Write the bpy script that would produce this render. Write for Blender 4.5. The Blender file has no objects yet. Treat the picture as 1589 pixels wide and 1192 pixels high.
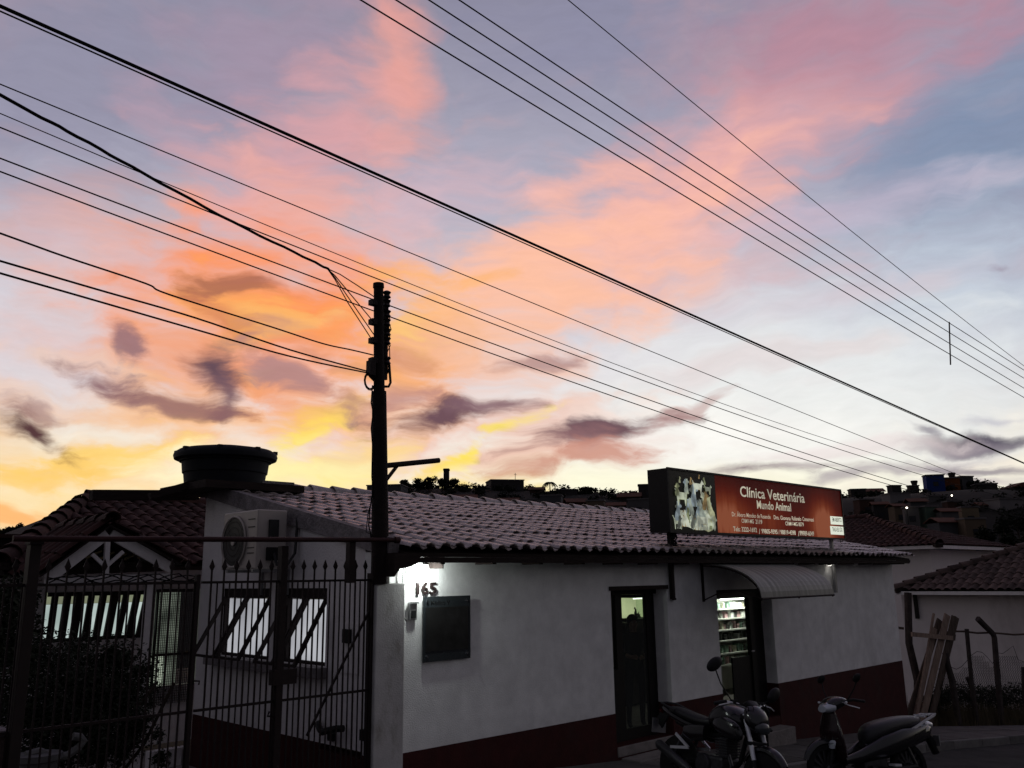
import bpy, bmesh, math, random
from mathutils import Vector, Matrix, noise as mnoise
random.seed(7)
R_ = math.radians
PI = math.pi
scene = bpy.context.scene
col = scene.collection
# ------------------------------------------------------------------ camera
CAM = Vector((-5.45, -7.6, 2.23))
HEAD, PITCH, ROLL, FPX = R_(45.6), R_(12.66), R_(0.86), 1340.0
_fh = Vector((math.cos(HEAD), math.sin(HEAD), 0)); _rt = Vector((math.sin(HEAD), -math.cos(HEAD), 0)); _up = Vector((0, 0, 1))
FWD = _fh * math.cos(PITCH) + _up * math.sin(PITCH)
_u = _up * math.cos(PITCH) - _fh * math.sin(PITCH)
RGT = _rt * math.cos(ROLL) - _u * math.sin(ROLL)
UPV = _u * math.cos(ROLL) + _rt * math.sin(ROLL)
cd = bpy.data.cameras.new('camera'); cam = bpy.data.objects.new('camera', cd); col.objects.link(cam)
cd.sensor_fit = 'HORIZONTAL'; cd.sensor_width = 36; cd.lens = 36 * FPX / 1589; cd.clip_start = .05; cd.clip_end = 4000
m = Matrix((RGT, UPV, -FWD)).transposed().to_4x4(); m.translation = CAM; cam.matrix_world = m
scene.camera = cam
scene.view_settings.view_transform = 'Standard'; scene.view_settings.look = 'None'
scene.view_settings.exposure = 0; scene.view_settings.gamma = 1; scene.view_settings.use_curve_mapping = False
def ray(x, y): return (FWD * FPX + RGT * (x - 794.5) - UPV * (y - 596)).normalized()
def onY(x, y, Y=0.): d = ray(x, y); return CAM + d * ((Y - CAM.y) / d.y)
def onX(x, y, X=0.): d = ray(x, y); return CAM + d * ((X - CAM.x) / d.x)
def onP(x, y, p0, n):
    d = ray(x, y); n = Vector((n[0], n[1], 0)); p0 = Vector((p0[0], p0[1], 0)); return CAM + d * ((p0 - CAM).dot(n) / d.dot(n))
def far(x, y, depth): d = ray(x, y); return CAM + d * (depth / d.dot(FWD))
# ------------------------------------------------------------------ sky
def lin(c):
    r = []
    for v in c[:3]:
        v = v / 255.0
        r.append(v / 12.92 if v <= .04045 else ((v + .055) / 1.055) ** 2.4)
    return (*r, 1)
# dusk clouds: azimuth to the right of the street view axis and elevation in degrees, half sizes, turn, colour, density, raggedness
SKY = [
    (-29.86, 29.73, 25.94, 10.23, 13.0, (141, 139, 162), 0.75, 0.3),
    (31.93, 22.73, 14.02, 15.41, 8.4, (118, 138, 168), 0.85, 0.3),
    (10.17, 33.92, 15.47, 6.16, -5.4, (138, 138, 165), 0.6, 0.3),
    (27.1, 15.4, 15.05, 7.24, 7.9, (196, 206, 220), 0.8, 0.3),
    (19.1, 10.73, 20.3, 6.92, -4.9, (238, 240, 238), 0.85, 0.3),
    (-29.5, 12.84, 12.08, 6.35, 6.7, (212, 200, 208), 0.6, 0.4),
    (-26.72, 4.71, 17.63, 6.44, 1.9, (255, 220, 156), 0.85, 0.4),
    (-13.62, 14.84, 19.18, 11.26, 2.3, (246, 178, 150), 0.6, 0.4),
    (-17.06, 32.38, 8.88, 5.39, 15.3, (172, 146, 166), 0.5, 0.5),
    (-8.16, 32.43, 3.72, 6.85, -2.1, (242, 166, 152), 0.8, 0.35),
    (-11.28, 28.6, 5.11, 4.17, -27.4, (226, 166, 164), 0.6, 0.4),
    (-15.81, 25.67, 8.8, 4.06, 51.3, (222, 164, 168), 0.7, 0.5),
    (-14.76, 21.77, 8.71, 4.57, -26.3, (242, 176, 162), 0.75, 0.5),
    (-21.75, 26.5, 6.49, 2.01, -30.9, (208, 164, 176), 0.4, 0.5),
    (18.64, 27.98, 17.52, 4.94, 19.1, (208, 158, 168), 0.75, 0.4),
    (12.27, 24.85, 13.31, 4.96, 17.5, (240, 178, 172), 0.75, 0.4),
    (24.56, 32.04, 11.62, 3.22, -2.2, (178, 132, 150), 0.7, 0.5),
    (4.9, 20.84, 14.96, 5.27, 16.8, (255, 192, 170), 0.8, 0.5),
    (-1.46, 17.62, 11.69, 4.71, 8.8, (255, 194, 160), 0.7, 0.6),
    (-5.97, 24.26, 7.71, 3.27, 19.2, (222, 184, 194), 0.5, 0.5),
    (22.16, 22.0, 10.14, 1.56, 2.9, (206, 186, 204), 0.5, 0.6),
    (22.75, 16.39, 9.24, 1.02, 3.5, (212, 196, 204), 0.6, 0.6),
    (16.53, 13.4, 9.77, 1.06, 1.3, (224, 206, 206), 0.5, 0.6),
    (-23.15, 18.96, 11.5, 2.75, -8.7, (230, 184, 178), 0.55, 0.5),
    (-15.77, 16.39, 10.24, 5.72, -8.0, (255, 148, 88), 0.95, 0.6),
    (-19.06, 16.76, 3.61, 2.03, 4.0, (255, 180, 92), 0.6, 0.9),
    (-11.94, 14.91, 6.3, 2.93, -17.6, (255, 160, 88), 0.7, 0.8),
    (-6.35, 16.75, 5.68, 3.82, -18.6, (255, 186, 110), 0.7, 0.8),
    (-20.83, 13.6, 6.16, 2.8, 14.6, (238, 166, 130), 0.6, 0.8),
    (-6.76, 14.2, 6.93, 2.96, 0.7, (240, 170, 128), 0.6, 0.8),
    (-1.5, 14.22, 6.58, 3.0, -10.5, (246, 196, 170), 0.6, 0.7),
    (1.9, 8.61, 8.68, 2.99, 9.1, (234, 178, 156), 0.7, 0.8),
    (-6.7, 8.69, 7.25, 2.54, 9.9, (238, 200, 190), 0.6, 0.8),
    (-10.13, 10.76, 7.62, 2.5, -9.1, (250, 190, 140), 0.7, 0.9),
    (-22.88, 10.28, 9.58, 2.37, -5.1, (250, 188, 130), 0.7, 0.9),
    (-28.34, 11.43, 5.46, 1.89, -2.0, (226, 216, 218), 0.6, 0.8),
    (-8.03, 12.49, 5.13, 2.54, -19.0, (250, 176, 112), 0.75, 0.9),
    (-15.58, 12.27, 4.86, 2.06, -22.3, (240, 150, 104), 0.6, 1.0),
    (-16.96, 15.49, 2.44, 1.64, 23.4, (255, 190, 104), 0.6, 1.2),
    (-8.1, 16.72, 2.17, 2.11, 1.5, (255, 208, 120), 0.6, 1.2),
    (-10.05, 7.41, 3.73, 1.67, 10.0, (255, 226, 140), 0.6, 1.1),
    (-24.87, 7.63, 4.9, 1.31, 9.3, (255, 214, 118), 0.9, 1.3),
    (-28.84, 5.95, 4.31, 1.13, 8.7, (255, 206, 110), 0.7, 1.3),
    (-13.59, 8.61, 3.24, 0.7, 34.1, (255, 220, 96), 0.9, 1.2),
    (-14.96, 7.34, 3.97, 1.06, 26.4, (255, 240, 150), 0.7, 1.2),
    (-2.33, 8.25, 4.07, 0.63, 33.4, (255, 230, 100), 1.0, 1.1),
    (-4.56, 7.21, 2.98, 0.59, 19.1, (255, 220, 96), 0.8, 1.1),
    (-10.97, 10.75, 3.78, 1.1, 20.8, (255, 214, 100), 0.6, 1.0),
    (-19.26, 6.84, 4.22, 1.6, 0.8, (255, 250, 214), 0.8, 0.8),
    (-13.31, 6.34, 6.9, 1.07, 0.8, (255, 244, 176), 0.8, 0.8),
    (8.62, 6.12, 13.52, 1.42, -2.3, (255, 252, 222), 0.9, 0.6),
    (-4.55, 5.73, 5.49, 0.93, 0.0, (255, 222, 90), 0.9, 0.8),
    (-29.95, 3.89, 2.85, 0.87, 1.0, (255, 170, 90), 0.7, 0.9),
    (12.94, 9.07, 9.88, 2.5, -3.1, (254, 252, 246), 0.85, 0.6),
    (-17.52, 18.23, 4.53, 0.81, 3.9, (160, 98, 84), 0.8, 1.1),
    (-19.01, 15.96, 2.37, 0.89, -35.8, (196, 112, 84), 0.5, 1.0),
    (-19.23, 12.98, 1.36, 1.19, -48.0, (96, 72, 84), 1.0, 0.7),
    (-18.73, 11.22, 1.03, 2.28, 16.8, (112, 84, 96), 0.9, 0.8),
    (-23.61, 13.98, 1.5, 0.79, -16.1, (142, 108, 118), 0.85, 1.0),
    (-25.55, 11.67, 3.41, 0.73, -8.4, (134, 96, 104), 0.9, 0.9),
    (-21.79, 10.74, 5.3, 0.88, -5.1, (142, 100, 102), 0.85, 0.9),
    (-14.59, 12.93, 4.59, 1.08, -19.7, (168, 132, 138), 0.8, 0.9),
    (-10.14, 11.18, 3.81, 1.0, -13.0, (176, 128, 124), 0.6, 1.0),
    (-12.75, 14.05, 3.75, 0.83, -17.7, (190, 140, 130), 0.5, 1.0),
    (-30.1, 8.74, 2.37, 0.79, -20.1, (84, 54, 58), 1.0, 0.8),
    (-30.2, 9.77, 2.29, 0.58, -12.0, (140, 100, 104), 0.6, 1.0),
    (-6.73, 11.44, 2.99, 1.1, 10.6, (176, 132, 136), 0.7, 1.0),
    (-4.13, 10.47, 4.55, 0.94, 13.8, (108, 78, 88), 1.0, 0.8),
    (-7.63, 14.19, 2.16, 0.85, -8.3, (190, 130, 110), 0.5, 1.0),
    (-1.53, 11.14, 2.64, 0.42, 7.7, (130, 98, 108), 0.7, 1.0),
    (1.59, 14.09, 2.63, 0.6, 9.0, (140, 108, 118), 0.6, 1.1),
    (5.81, 9.7, 5.78, 0.81, 5.8, (112, 84, 92), 1.0, 0.8),
    (2.77, 8.85, 3.47, 0.63, 8.3, (140, 102, 106), 0.8, 1.0),
    (5.52, 7.85, 4.72, 1.01, 8.4, (204, 142, 124), 0.85, 1.0),
    (11.37, 10.57, 4.64, 0.5, 18.7, (190, 150, 146), 0.6, 1.0),
    (14.81, 6.63, 3.6, 0.49, -1.4, (124, 104, 116), 1.0, 0.66),
    (18.36, 6.65, 2.34, 0.24, -1.2, (160, 144, 150), 0.6, 0.7),
    (25.21, 8.17, 1.07, 0.39, -15.3, (120, 112, 128), 0.7, 0.8),
    (28.58, 7.42, 4.02, 0.49, -1.4, (94, 88, 102), 1.0, 0.66),
    (26.85, 7.19, 3.12, 0.3, -0.2, (150, 140, 150), 0.7, 0.8),
    (24.27, 6.07, 5.74, 0.46, 2.9, (172, 162, 168), 0.8, 0.8),
    (29.07, 5.96, 3.89, 0.33, -1.5, (142, 132, 142), 0.8, 0.8),
    (27.66, 5.31, 4.69, 0.37, -0.5, (186, 174, 180), 0.7, 0.8),
    (31.6, 16.73, 1.33, 0.33, -1.8, (158, 148, 164), 0.7, 0.8),
    (30.05, 8.56, 2.92, 0.29, -0.2, (190, 188, 200), 0.6, 0.8),
    (20.72, 7.39, 6.08, 0.47, 1.0, (236, 222, 220), 0.6, 0.8),
]

world = bpy.data.worlds.new('World'); scene.world = world; world.use_nodes = True
wt = world.node_tree; wt.nodes.clear()
def N(t, **kw):
    n = wt.nodes.new(t)
    for k, v in kw.items():
        if k.startswith('i_'):
            n.inputs[int(k[2:])].default_value = v
        else: setattr(n, k, v)
    return n
def Lk(a, b): wt.links.new(a, b)
def wmath(op, a, b=None, c=None):
    n = N('ShaderNodeMath', operation=op)
    for i, v in enumerate((a, b, c)):
        if v is None: continue
        if isinstance(v, (int, float)): n.inputs[i].default_value = v
        else: Lk(v, n.inputs[i])
    return n.outputs[0]
tc = N('ShaderNodeTexCoord')
def wdot(v):
    n = N('ShaderNodeVectorMath', operation='DOT_PRODUCT'); Lk(tc.outputs['Generated'], n.inputs[0]); n.inputs[1].default_value = v; return n.outputs['Value']
az = wmath('MULTIPLY', wmath('ARCTAN2', wdot(tuple(_rt)), wdot(tuple(_fh))), 180 / PI)
el = wmath('MULTIPLY', wmath('ARCSINE', wdot((0, 0, 1))), 180 / PI)
cmb = N('ShaderNodeCombineXYZ'); Lk(az, cmb.inputs[0]); Lk(el, cmb.inputs[1])
def wnoise(vec, scale, detail=5, rough=.55, stretch=None, dist=0.):
    if stretch:
        mp = N('ShaderNodeMapping'); mp.inputs['Scale'].default_value = stretch[0]; mp.inputs['Rotation'].default_value = (0, 0, R_(stretch[1])); Lk(vec, mp.inputs[0]); vec = mp.outputs[0]
    n = N('ShaderNodeTexNoise', noise_dimensions='2D'); n.inputs['Scale'].default_value = scale; n.inputs['Detail'].default_value = detail
    n.inputs['Roughness'].default_value = rough; n.inputs['Distortion'].default_value = dist; Lk(vec, n.inputs['Vector']); return n
def warp(vec, nz, amp):
    s = N('ShaderNodeVectorMath', operation='SUBTRACT'); Lk(nz.outputs['Color'], s.inputs[0]); s.inputs[1].default_value = (.5, .5, .5)
    m_ = N('ShaderNodeVectorMath', operation='MULTIPLY'); Lk(s.outputs[0], m_.inputs[0]); m_.inputs[1].default_value = (*amp, 0)
    a = N('ShaderNodeVectorMath', operation='ADD'); Lk(vec, a.inputs[0]); Lk(m_.outputs[0], a.inputs[1]); return a.outputs[0]
P = warp(cmb.outputs[0], wnoise(cmb.outputs[0], .07, 3), (6, 3))
P = warp(P, wnoise(P, .30, 4, .45), (2.0, 1.1))
rag = wnoise(P, .30, 6, .52, ((.55, 1.7, 1), 14))          # ragged wisps
ragv = wmath('SUBTRACT', rag.outputs['Fac'], .5)
rag2 = wnoise(P, 1.5, 6, .65, ((.45, 1.7, 1), 12))         # finer threads for the small torn clouds
ragf = wmath('MULTIPLY_ADD', wmath('SUBTRACT', rag2.outputs['Fac'], .5), .22, ragv)
# clear dusk sky: pale at the horizon, lavender-grey above, dark blue-grey away from the sunset
rmp = N('ShaderNodeValToRGB'); Lk(wmath('DIVIDE', wmath('ADD', el, 0), 90), rmp.inputs[0])
stops = [(0, (255, 248, 214)), (5.5, (253, 248, 224)), (9, (243, 236, 226)), (13, (226, 222, 226)), (19, (202, 197, 209)), (26, (172, 170, 188)), (37, (140, 138, 158)), (60, (86, 92, 120)), (90, (66, 72, 98))]
e = rmp.color_ramp.elements
while len(e) > 1: e.remove(e[-1])
e[0].position = 0; e[0].color = lin(stops[0][1])
for a_, c_ in stops[1:]:
    x_ = e.new(a_ / 90); x_.color = lin(c_)
cur = rmp.outputs[0]
def mix(fac, a, b, bt='MIX'):
    n = N('ShaderNodeMix', data_type='RGBA', blend_type=bt)
    if isinstance(fac, (int, float)): n.inputs[0].default_value = fac
    else: Lk(fac, n.inputs[0])
    for i, v in ((6, a), (7, b)):
        if isinstance(v, tuple): n.inputs[i].default_value = v
        else: Lk(v, n.inputs[i])
    return n.outputs[2]
# loose pink veils everywhere (also outside the view)
veil = wnoise(P, .09, 5, .6, ((.6, 1.3, 1), -24))
vm = N('ShaderNodeMapRange', interpolation_type='SMOOTHSTEP'); Lk(veil.outputs['Fac'], vm.inputs[0]); vm.inputs[1].default_value = .46; vm.inputs[2].default_value = .72
cur = mix(wmath('MULTIPLY', vm.outputs[0], .45), cur, lin((228, 168, 162)))
for i_, (a_, e_, ra, re, rot, c_, s_, k_) in enumerate(SKY):
    if i_ % 10 == 9:                     # evaluated in batches, so the shader keeps few values at a time
        sc_ = N('ShaderNodeVectorMath', operation='SCALE'); Lk(cur, sc_.inputs[0]); sc_.inputs['Scale'].default_value = 1e-6
        ad_ = N('ShaderNodeVectorMath', operation='ADD'); Lk(P, ad_.inputs[0]); Lk(sc_.outputs[0], ad_.inputs[1]); P = ad_.outputs[0]
    mp = N('ShaderNodeMapping', vector_type='TEXTURE'); mp.inputs['Location'].default_value = (a_, e_, 0); mp.inputs['Rotation'].default_value = (0, 0, R_(rot))
    mp.inputs['Scale'].default_value = (ra * 1.3, re * 1.3, 1); Lk(P, mp.inputs[0])
    ln = N('ShaderNodeVectorMath', operation='LENGTH'); Lk(mp.outputs[0], ln.inputs[0])
    d_ = wmath('MULTIPLY_ADD', ragv if max(ra, re) > 6.5 else ragf, -2.6 * k_, ln.outputs['Value'])
    mr = N('ShaderNodeMapRange', interpolation_type='SMOOTHSTEP'); Lk(d_, mr.inputs[0])
    mr.inputs[1].default_value = 1.0; mr.inputs[2].default_value = .05 if k_ < .65 or max(ra, re) > 6 else .08; mr.inputs[3].default_value = 0; mr.inputs[4].default_value = s_
    cur = mix(mr.outputs[0], cur, lin(c_))
fine = wnoise(P, 1.0, 6, .62, ((.4, 1.8, 1), 14))
cur = mix(.07, cur, mix(1.0, cur, wmath('MULTIPLY_ADD', fine.outputs['Fac'], 2.0, 0.0), 'MULTIPLY'))
# away from the sunset the dusk sky is a dull blue-grey
aw = N('ShaderNodeMapRange', interpolation_type='SMOOTHSTEP'); Lk(wmath('ABSOLUTE', az), aw.inputs[0]); aw.inputs[1].default_value = 38; aw.inputs[2].default_value = 125
east = mix(wmath('MULTIPLY', vm.outputs[0], .35), lin((93, 93, 101)), lin((114, 103, 109)))
hi = N('ShaderNodeMapRange', interpolation_type='SMOOTHSTEP'); Lk(el, hi.inputs[0]); hi.inputs[1].default_value = 80; hi.inputs[2].default_value = 45; hi.inputs[3].default_value = .0; hi.inputs[4].default_value = 1
cur = mix(wmath('MULTIPLY', aw.outputs[0], hi.outputs[0]), cur, east)
# physical twilight sky at a low strength under the clouds
ns = N('ShaderNodeTexSky', sky_type='NISHITA'); ns.sun_disc = False; ns.sun_elevation = R_(0.0); ns.sun_rotation = R_(90 - 45.6 - 12); ns.altitude = 900
bg1 = N('ShaderNodeBackground'); Lk(cur, bg1.inputs[0]); bg1.inputs[1].default_value = 1.0
bg2 = N('ShaderNodeBackground'); Lk(ns.outputs[0], bg2.inputs[0]); bg2.inputs[1].default_value = .004
ad = N('ShaderNodeAddShader'); Lk(bg1.outputs[0], ad.inputs[0]); Lk(bg2.outputs[0], ad.inputs[1])
wo = N('ShaderNodeOutputWorld'); Lk(ad.outputs[0], wo.inputs[0])
try:
    world.cycles.sampling_method = 'MANUAL'; world.cycles.sample_map_resolution = 512
except Exception: pass
# ------------------------------------------------------------------ helpers
def wloc(o):
    v = Vector((0, 0, 0))
    while o is not None:
        v += o.location; o = o.parent
    return v
def tag(o, label=None, cat=None, group=None, kind=None):
    if label: o['label'] = label
    if cat: o['category'] = cat
    if group: o['group'] = group
    if kind: o['kind'] = kind
    return o
def thing(name, label, cat, loc=(0, 0, 0), group=None):
    o = bpy.data.objects.new(name, None); col.objects.link(o); o.location = loc; o.empty_display_size = .1
    return tag(o, label, cat, group)
class MB:
    def __init__(s): s.v = []; s.f = []
    def add(s, vs, fs):
        k = len(s.v); s.v += [tuple(v) for v in vs]; s.f += [tuple(i + k for i in f) for f in fs]; return s
    def box(s, x0, x1, y0, y1, z0, z1):
        return s.add([(x0, y0, z0), (x1, y0, z0), (x1, y1, z0), (x0, y1, z0), (x0, y0, z1), (x1, y0, z1), (x1, y1, z1), (x0, y1, z1)],
                     [(3, 2, 1, 0), (4, 5, 6, 7), (0, 1, 5, 4), (1, 2, 6, 5), (2, 3, 7, 6), (3, 0, 4, 7)])
    def obox(s, c, ax, ay, az):                    # centre and three half-axis vectors
        c, ax, ay, az = map(Vector, (c, ax, ay, az)); vs = []
        for k in (-1, 1):
            for a, b in ((-1, -1), (1, -1), (1, 1), (-1, 1)): vs.append(c + ax * a + ay * b + az * k)
        return s.add(vs, [(3, 2, 1, 0), (4, 5, 6, 7), (0, 1, 5, 4), (1, 2, 6, 5), (2, 3, 7, 6), (3, 0, 4, 7)])
    def bar(s, a, b, w, h, side=(0, 0, 1)):        # squared beam from a to b
        a, b = Vector(a), Vector(b); d = (b - a); sd = Vector(side)
        u = d.cross(sd)
        if u.length < 1e-6: u = d.cross(Vector((1, 0, 0)))
        u.normalize(); w_ = d.cross(u).normalized()
        return s.obox((a + b) / 2, d / 2, u * w / 2, w_ * h / 2)
    def tube(s, pts, r, n=8, cap=True):
        pts = [Vector(p) for p in pts]; rs = r if isinstance(r, (list, tuple)) else [r] * len(pts)
        vs = []; fs = []; pu = None
        for i, p in enumerate(pts):
            d = (pts[min(i + 1, len(pts) - 1)] - pts[max(i - 1, 0)]).normalized()
            u = d.cross(Vector((0, 0, 1))) if pu is None else pu - d * pu.dot(d)
            if u.length < 1e-4: u = d.cross(Vector((0, 1, 0)))
            u.normalize(); pu = u; w = d.cross(u)
            for k in range(n):
                a = 2 * PI * k / n; vs.append(p + (u * math.cos(a) + w * math.sin(a)) * rs[i])
        for i in range(len(pts) - 1):
            for k in range(n):
                fs.append((i * n + k, i * n + (k + 1) % n, (i + 1) * n + (k + 1) % n, (i + 1) * n + k))
        if cap: fs += [tuple(range(n))[::-1], tuple((len(pts) - 1) * n + k for k in range(n))]
        return s.add(vs, fs)
    def loft(s, rings, cap=True):
        n = len(rings[0]); vs = [p for r in rings for p in r]; fs = []
        for i in range(len(rings) - 1):
            for k in range(n): fs.append((i * n + k, i * n + (k + 1) % n, (i + 1) * n + (k + 1) % n, (i + 1) * n + k))
        if cap: fs += [tuple(range(n))[::-1], tuple((len(rings) - 1) * n + k for k in range(n))]
        return s.add(vs, fs)
    def lathe(s, prof, c, n=24, axis='z'):
        rings = []
        for r, h in prof:
            ring = []
            for k in range(n):
                a = 2 * PI * k / n; x, y = r * math.cos(a), r * math.sin(a)
                p = (x, y, h) if axis == 'z' else (x, h, y) if axis == 'y' else (h, x, y)
                ring.append((p[0] + c[0], p[1] + c[1], p[2] + c[2]))
            rings.append(ring)
        return s.loft(rings)
    def ball(s, c, r, n=8, sq=(1, 1, 1)):
        return s.loft([[(c[0] + r * sq[0] * math.sin(t) * math.cos(2 * PI * k / n), c[1] + r * sq[1] * math.sin(t) * math.sin(2 * PI * k / n), c[2] - r * sq[2] * math.cos(t)) for k in range(n)] for t in [PI * (i + .15) / (n * .6 + .3) for i in range(int(n * .6) + 1)]])
    def prism(s, poly, n, t):                      # planar polygon extruded by vector n*t
        n = Vector(n) * t; k = len(poly); a = [Vector(p) for p in poly]; b = [p + n for p in a]
        return s.add(a + b, [tuple(range(k))[::-1], tuple(range(k, 2 * k))] + [(i, (i + 1) % k, k + (i + 1) % k, k + i) for i in range(k)])
    def mesh(s, name, mat, off=(0, 0, 0), smooth=False):
        me = bpy.data.meshes.new(name); off = Vector(off)
        me.from_pydata([Vector(v) - off for v in s.v], [], s.f)
        bm = bmesh.new(); bm.from_mesh(me); bmesh.ops.recalc_face_normals(bm, faces=bm.faces); bm.to_mesh(me); bm.free()
        me.materials.append(mat)
        if smooth:
            me.polygons.foreach_set('use_smooth', [True] * len(me.polygons))
            try: me.set_sharp_from_angle(angle=R_(42))
            except Exception: pass
        me.update(); return me
    def build(s, name, mat, parent=None, smooth=False, bevel=0, kind=None, loc=None):
        base = wloc(parent) if parent is not None else Vector(loc) if loc is not None else Vector((0, 0, 0))
        o = bpy.data.objects.new(name, s.mesh(name, mat, base, smooth)); col.objects.link(o)
        if parent is not None: o.parent = parent
        elif loc is not None: o.location = loc
        if bevel:
            b = o.modifiers.new('bevel', 'BEVEL'); b.width = bevel; b.segments = 2; b.limit_method = 'ANGLE'; b.angle_limit = R_(40)
        if kind: o['kind'] = kind
        return o
def inst(name, me, parent, M):
    o = bpy.data.objects.new(name, me); col.objects.link(o); o.parent = parent
    M = M.copy(); M.translation -= wloc(parent); o.matrix_local = M; return o
def copy_tree(o, parent=None):
    c = o.copy(); col.objects.link(c)
    if parent is not None: c.parent = parent
    for ch in [k for k in col.objects if k.parent is o]: copy_tree(ch, c)
    return c
def emit_light(name, loc, power, color, size=.05, kind='POINT', parent=None, rot=None, size_y=None, spot=None):
    l = bpy.data.lights.new(name, kind); l.energy = power; l.color = color
    if kind == 'AREA':
        l.size = size
        if size_y: l.shape = 'RECTANGLE'; l.size_y = size_y
    else: l.shadow_soft_size = size
    if spot: l.spot_size = R_(spot); l.spot_blend = .6
    o = bpy.data.objects.new(name, l); col.objects.link(o)
    if parent is not None: o.parent = parent; o.location = Vector(loc) - wloc(parent)
    else: o.location = loc
    if rot: o.rotation_euler = rot
    return o
# ------------------------------------------------------------------ materials
def mat(name, c, rough=.7, metal=0., var=.25, scale=6., c2=None, bump=0., bscale=None, spec=.2, stretch=(1, 1, 1), stain=None, coat=0., detail=6, objvar=0.):
    m = bpy.data.materials.new(name); m.use_nodes = True; nt = m.node_tree; b = nt.nodes['Principled BSDF']
    b.inputs['Roughness'].default_value = rough; b.inputs['Metallic'].default_value = metal; b.inputs['Specular IOR Level'].default_value = spec
    if coat: b.inputs['Coat Weight'].default_value = coat; b.inputs['Coat Roughness'].default_value = .12
    tcn = nt.nodes.new('ShaderNodeTexCoord'); mp = nt.nodes.new('ShaderNodeMapping'); mp.inputs['Scale'].default_value = stretch
    nt.links.new(tcn.outputs['Object'], mp.inputs[0])
    nz = nt.nodes.new('ShaderNodeTexNoise'); nz.inputs['Scale'].default_value = scale; nz.inputs['Detail'].default_value = detail; nz.inputs['Roughness'].default_value = .62
    nt.links.new(mp.outputs[0], nz.inputs['Vector'])
    rp = nt.nodes.new('ShaderNodeValToRGB'); rp.color_ramp.elements[0].position = .3; rp.color_ramp.elements[1].position = .72
    lo = tuple(v * (1 - var) for v in c); hi = tuple(min(1, v * (1 + var)) for v in c) if c2 is None else c2
    rp.color_ramp.elements[0].color = (*lo, 1); rp.color_ramp.elements[1].color = (*hi, 1)
    nt.links.new(nz.outputs['Fac'], rp.inputs[0]); out = rp.outputs[0]
    def mx(fac, a, b_, bt='MIX'):
        n = nt.nodes.new('ShaderNodeMix'); n.data_type = 'RGBA'; n.blend_type = bt
        for i, v in ((0, fac), (6, a), (7, b_)):
            if isinstance(v, (int, float, tuple)): n.inputs[i].default_value = v
            else: nt.links.new(v, n.inputs[i])
        return n.outputs[2]
    if stain:                                       # (colour, scale, threshold, strength, stretch)
        sm = nt.nodes.new('ShaderNodeMapping'); sm.inputs['Scale'].default_value = stain[4]; sm.inputs['Location'].default_value = (3.1, 7.7, 1.3); nt.links.new(tcn.outputs['Object'], sm.inputs[0])
        sn = nt.nodes.new('ShaderNodeTexNoise'); sn.inputs['Scale'].default_value = stain[1]; sn.inputs['Detail'].default_value = 7; sn.inputs['Roughness'].default_value = .68; nt.links.new(sm.outputs[0], sn.inputs['Vector'])
        sr = nt.nodes.new('ShaderNodeMapRange'); sr.inputs[1].default_value = stain[2]; sr.inputs[2].default_value = stain[2] + .2; sr.inputs[4].default_value = stain[3]; nt.links.new(sn.outputs['Fac'], sr.inputs[0])
        out = mx(sr.outputs[0], out, (*stain[0], 1))
    if objvar:
        oi = nt.nodes.new('ShaderNodeObjectInfo'); r = nt.nodes.new('ShaderNodeMapRange'); r.inputs[3].default_value = 1 - objvar; r.inputs[4].default_value = 1 + objvar
        nt.links.new(oi.outputs['Random'], r.inputs[0]); cb = nt.nodes.new('ShaderNodeCombineColor')
        for k in range(3): nt.links.new(r.outputs[0], cb.inputs[k])
        out = mx(1.0, out, cb.outputs[0], 'MULTIPLY')
    nt.links.new(out, b.inputs['Base Color'])
    if bump:
        bz = nt.nodes.new('ShaderNodeTexNoise'); bz.inputs['Scale'].default_value = bscale or scale * 4; bz.inputs['Detail'].default_value = 5
        nt.links.new(mp.outputs[0], bz.inputs['Vector']); bn = nt.nodes.new('ShaderNodeBump'); bn.inputs['Strength'].default_value = bump; bn.inputs['Distance'].default_value = .02
        nt.links.new(bz.outputs['Fac'], bn.inputs['Height']); nt.links.new(bn.outputs[0], b.inputs['Normal'])
    return m
def glow(name, c, s=1., scale=0, lo=None):
    m = bpy.data.materials.new(name); m.use_nodes = True; nt = m.node_tree; b = nt.nodes['Principled BSDF']
    b.inputs['Base Color'].default_value = (*[v * .5 for v in c], 1); b.inputs['Emission Color'].default_value = (*c, 1); b.inputs['Emission Strength'].default_value = s; b.inputs['Roughness'].default_value = .6
    if lo is not None:
        tcn = nt.nodes.new('ShaderNodeTexCoord'); nz = nt.nodes.new('ShaderNodeTexNoise'); nz.inputs['Scale'].default_value = scale; nz.inputs['Detail'].default_value = 3
        nt.links.new(tcn.outputs['Object'], nz.inputs['Vector']); rp = nt.nodes.new('ShaderNodeValToRGB'); rp.color_ramp.elements[0].position = .36; rp.color_ramp.elements[1].position = .64
        rp.color_ramp.elements[0].color = (*lo, 1); rp.color_ramp.elements[1].color = (*c, 1); nt.links.new(nz.outputs['Fac'], rp.inputs[0]); nt.links.new(rp.outputs[0], b.inputs['Emission Color'])
    return m
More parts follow.
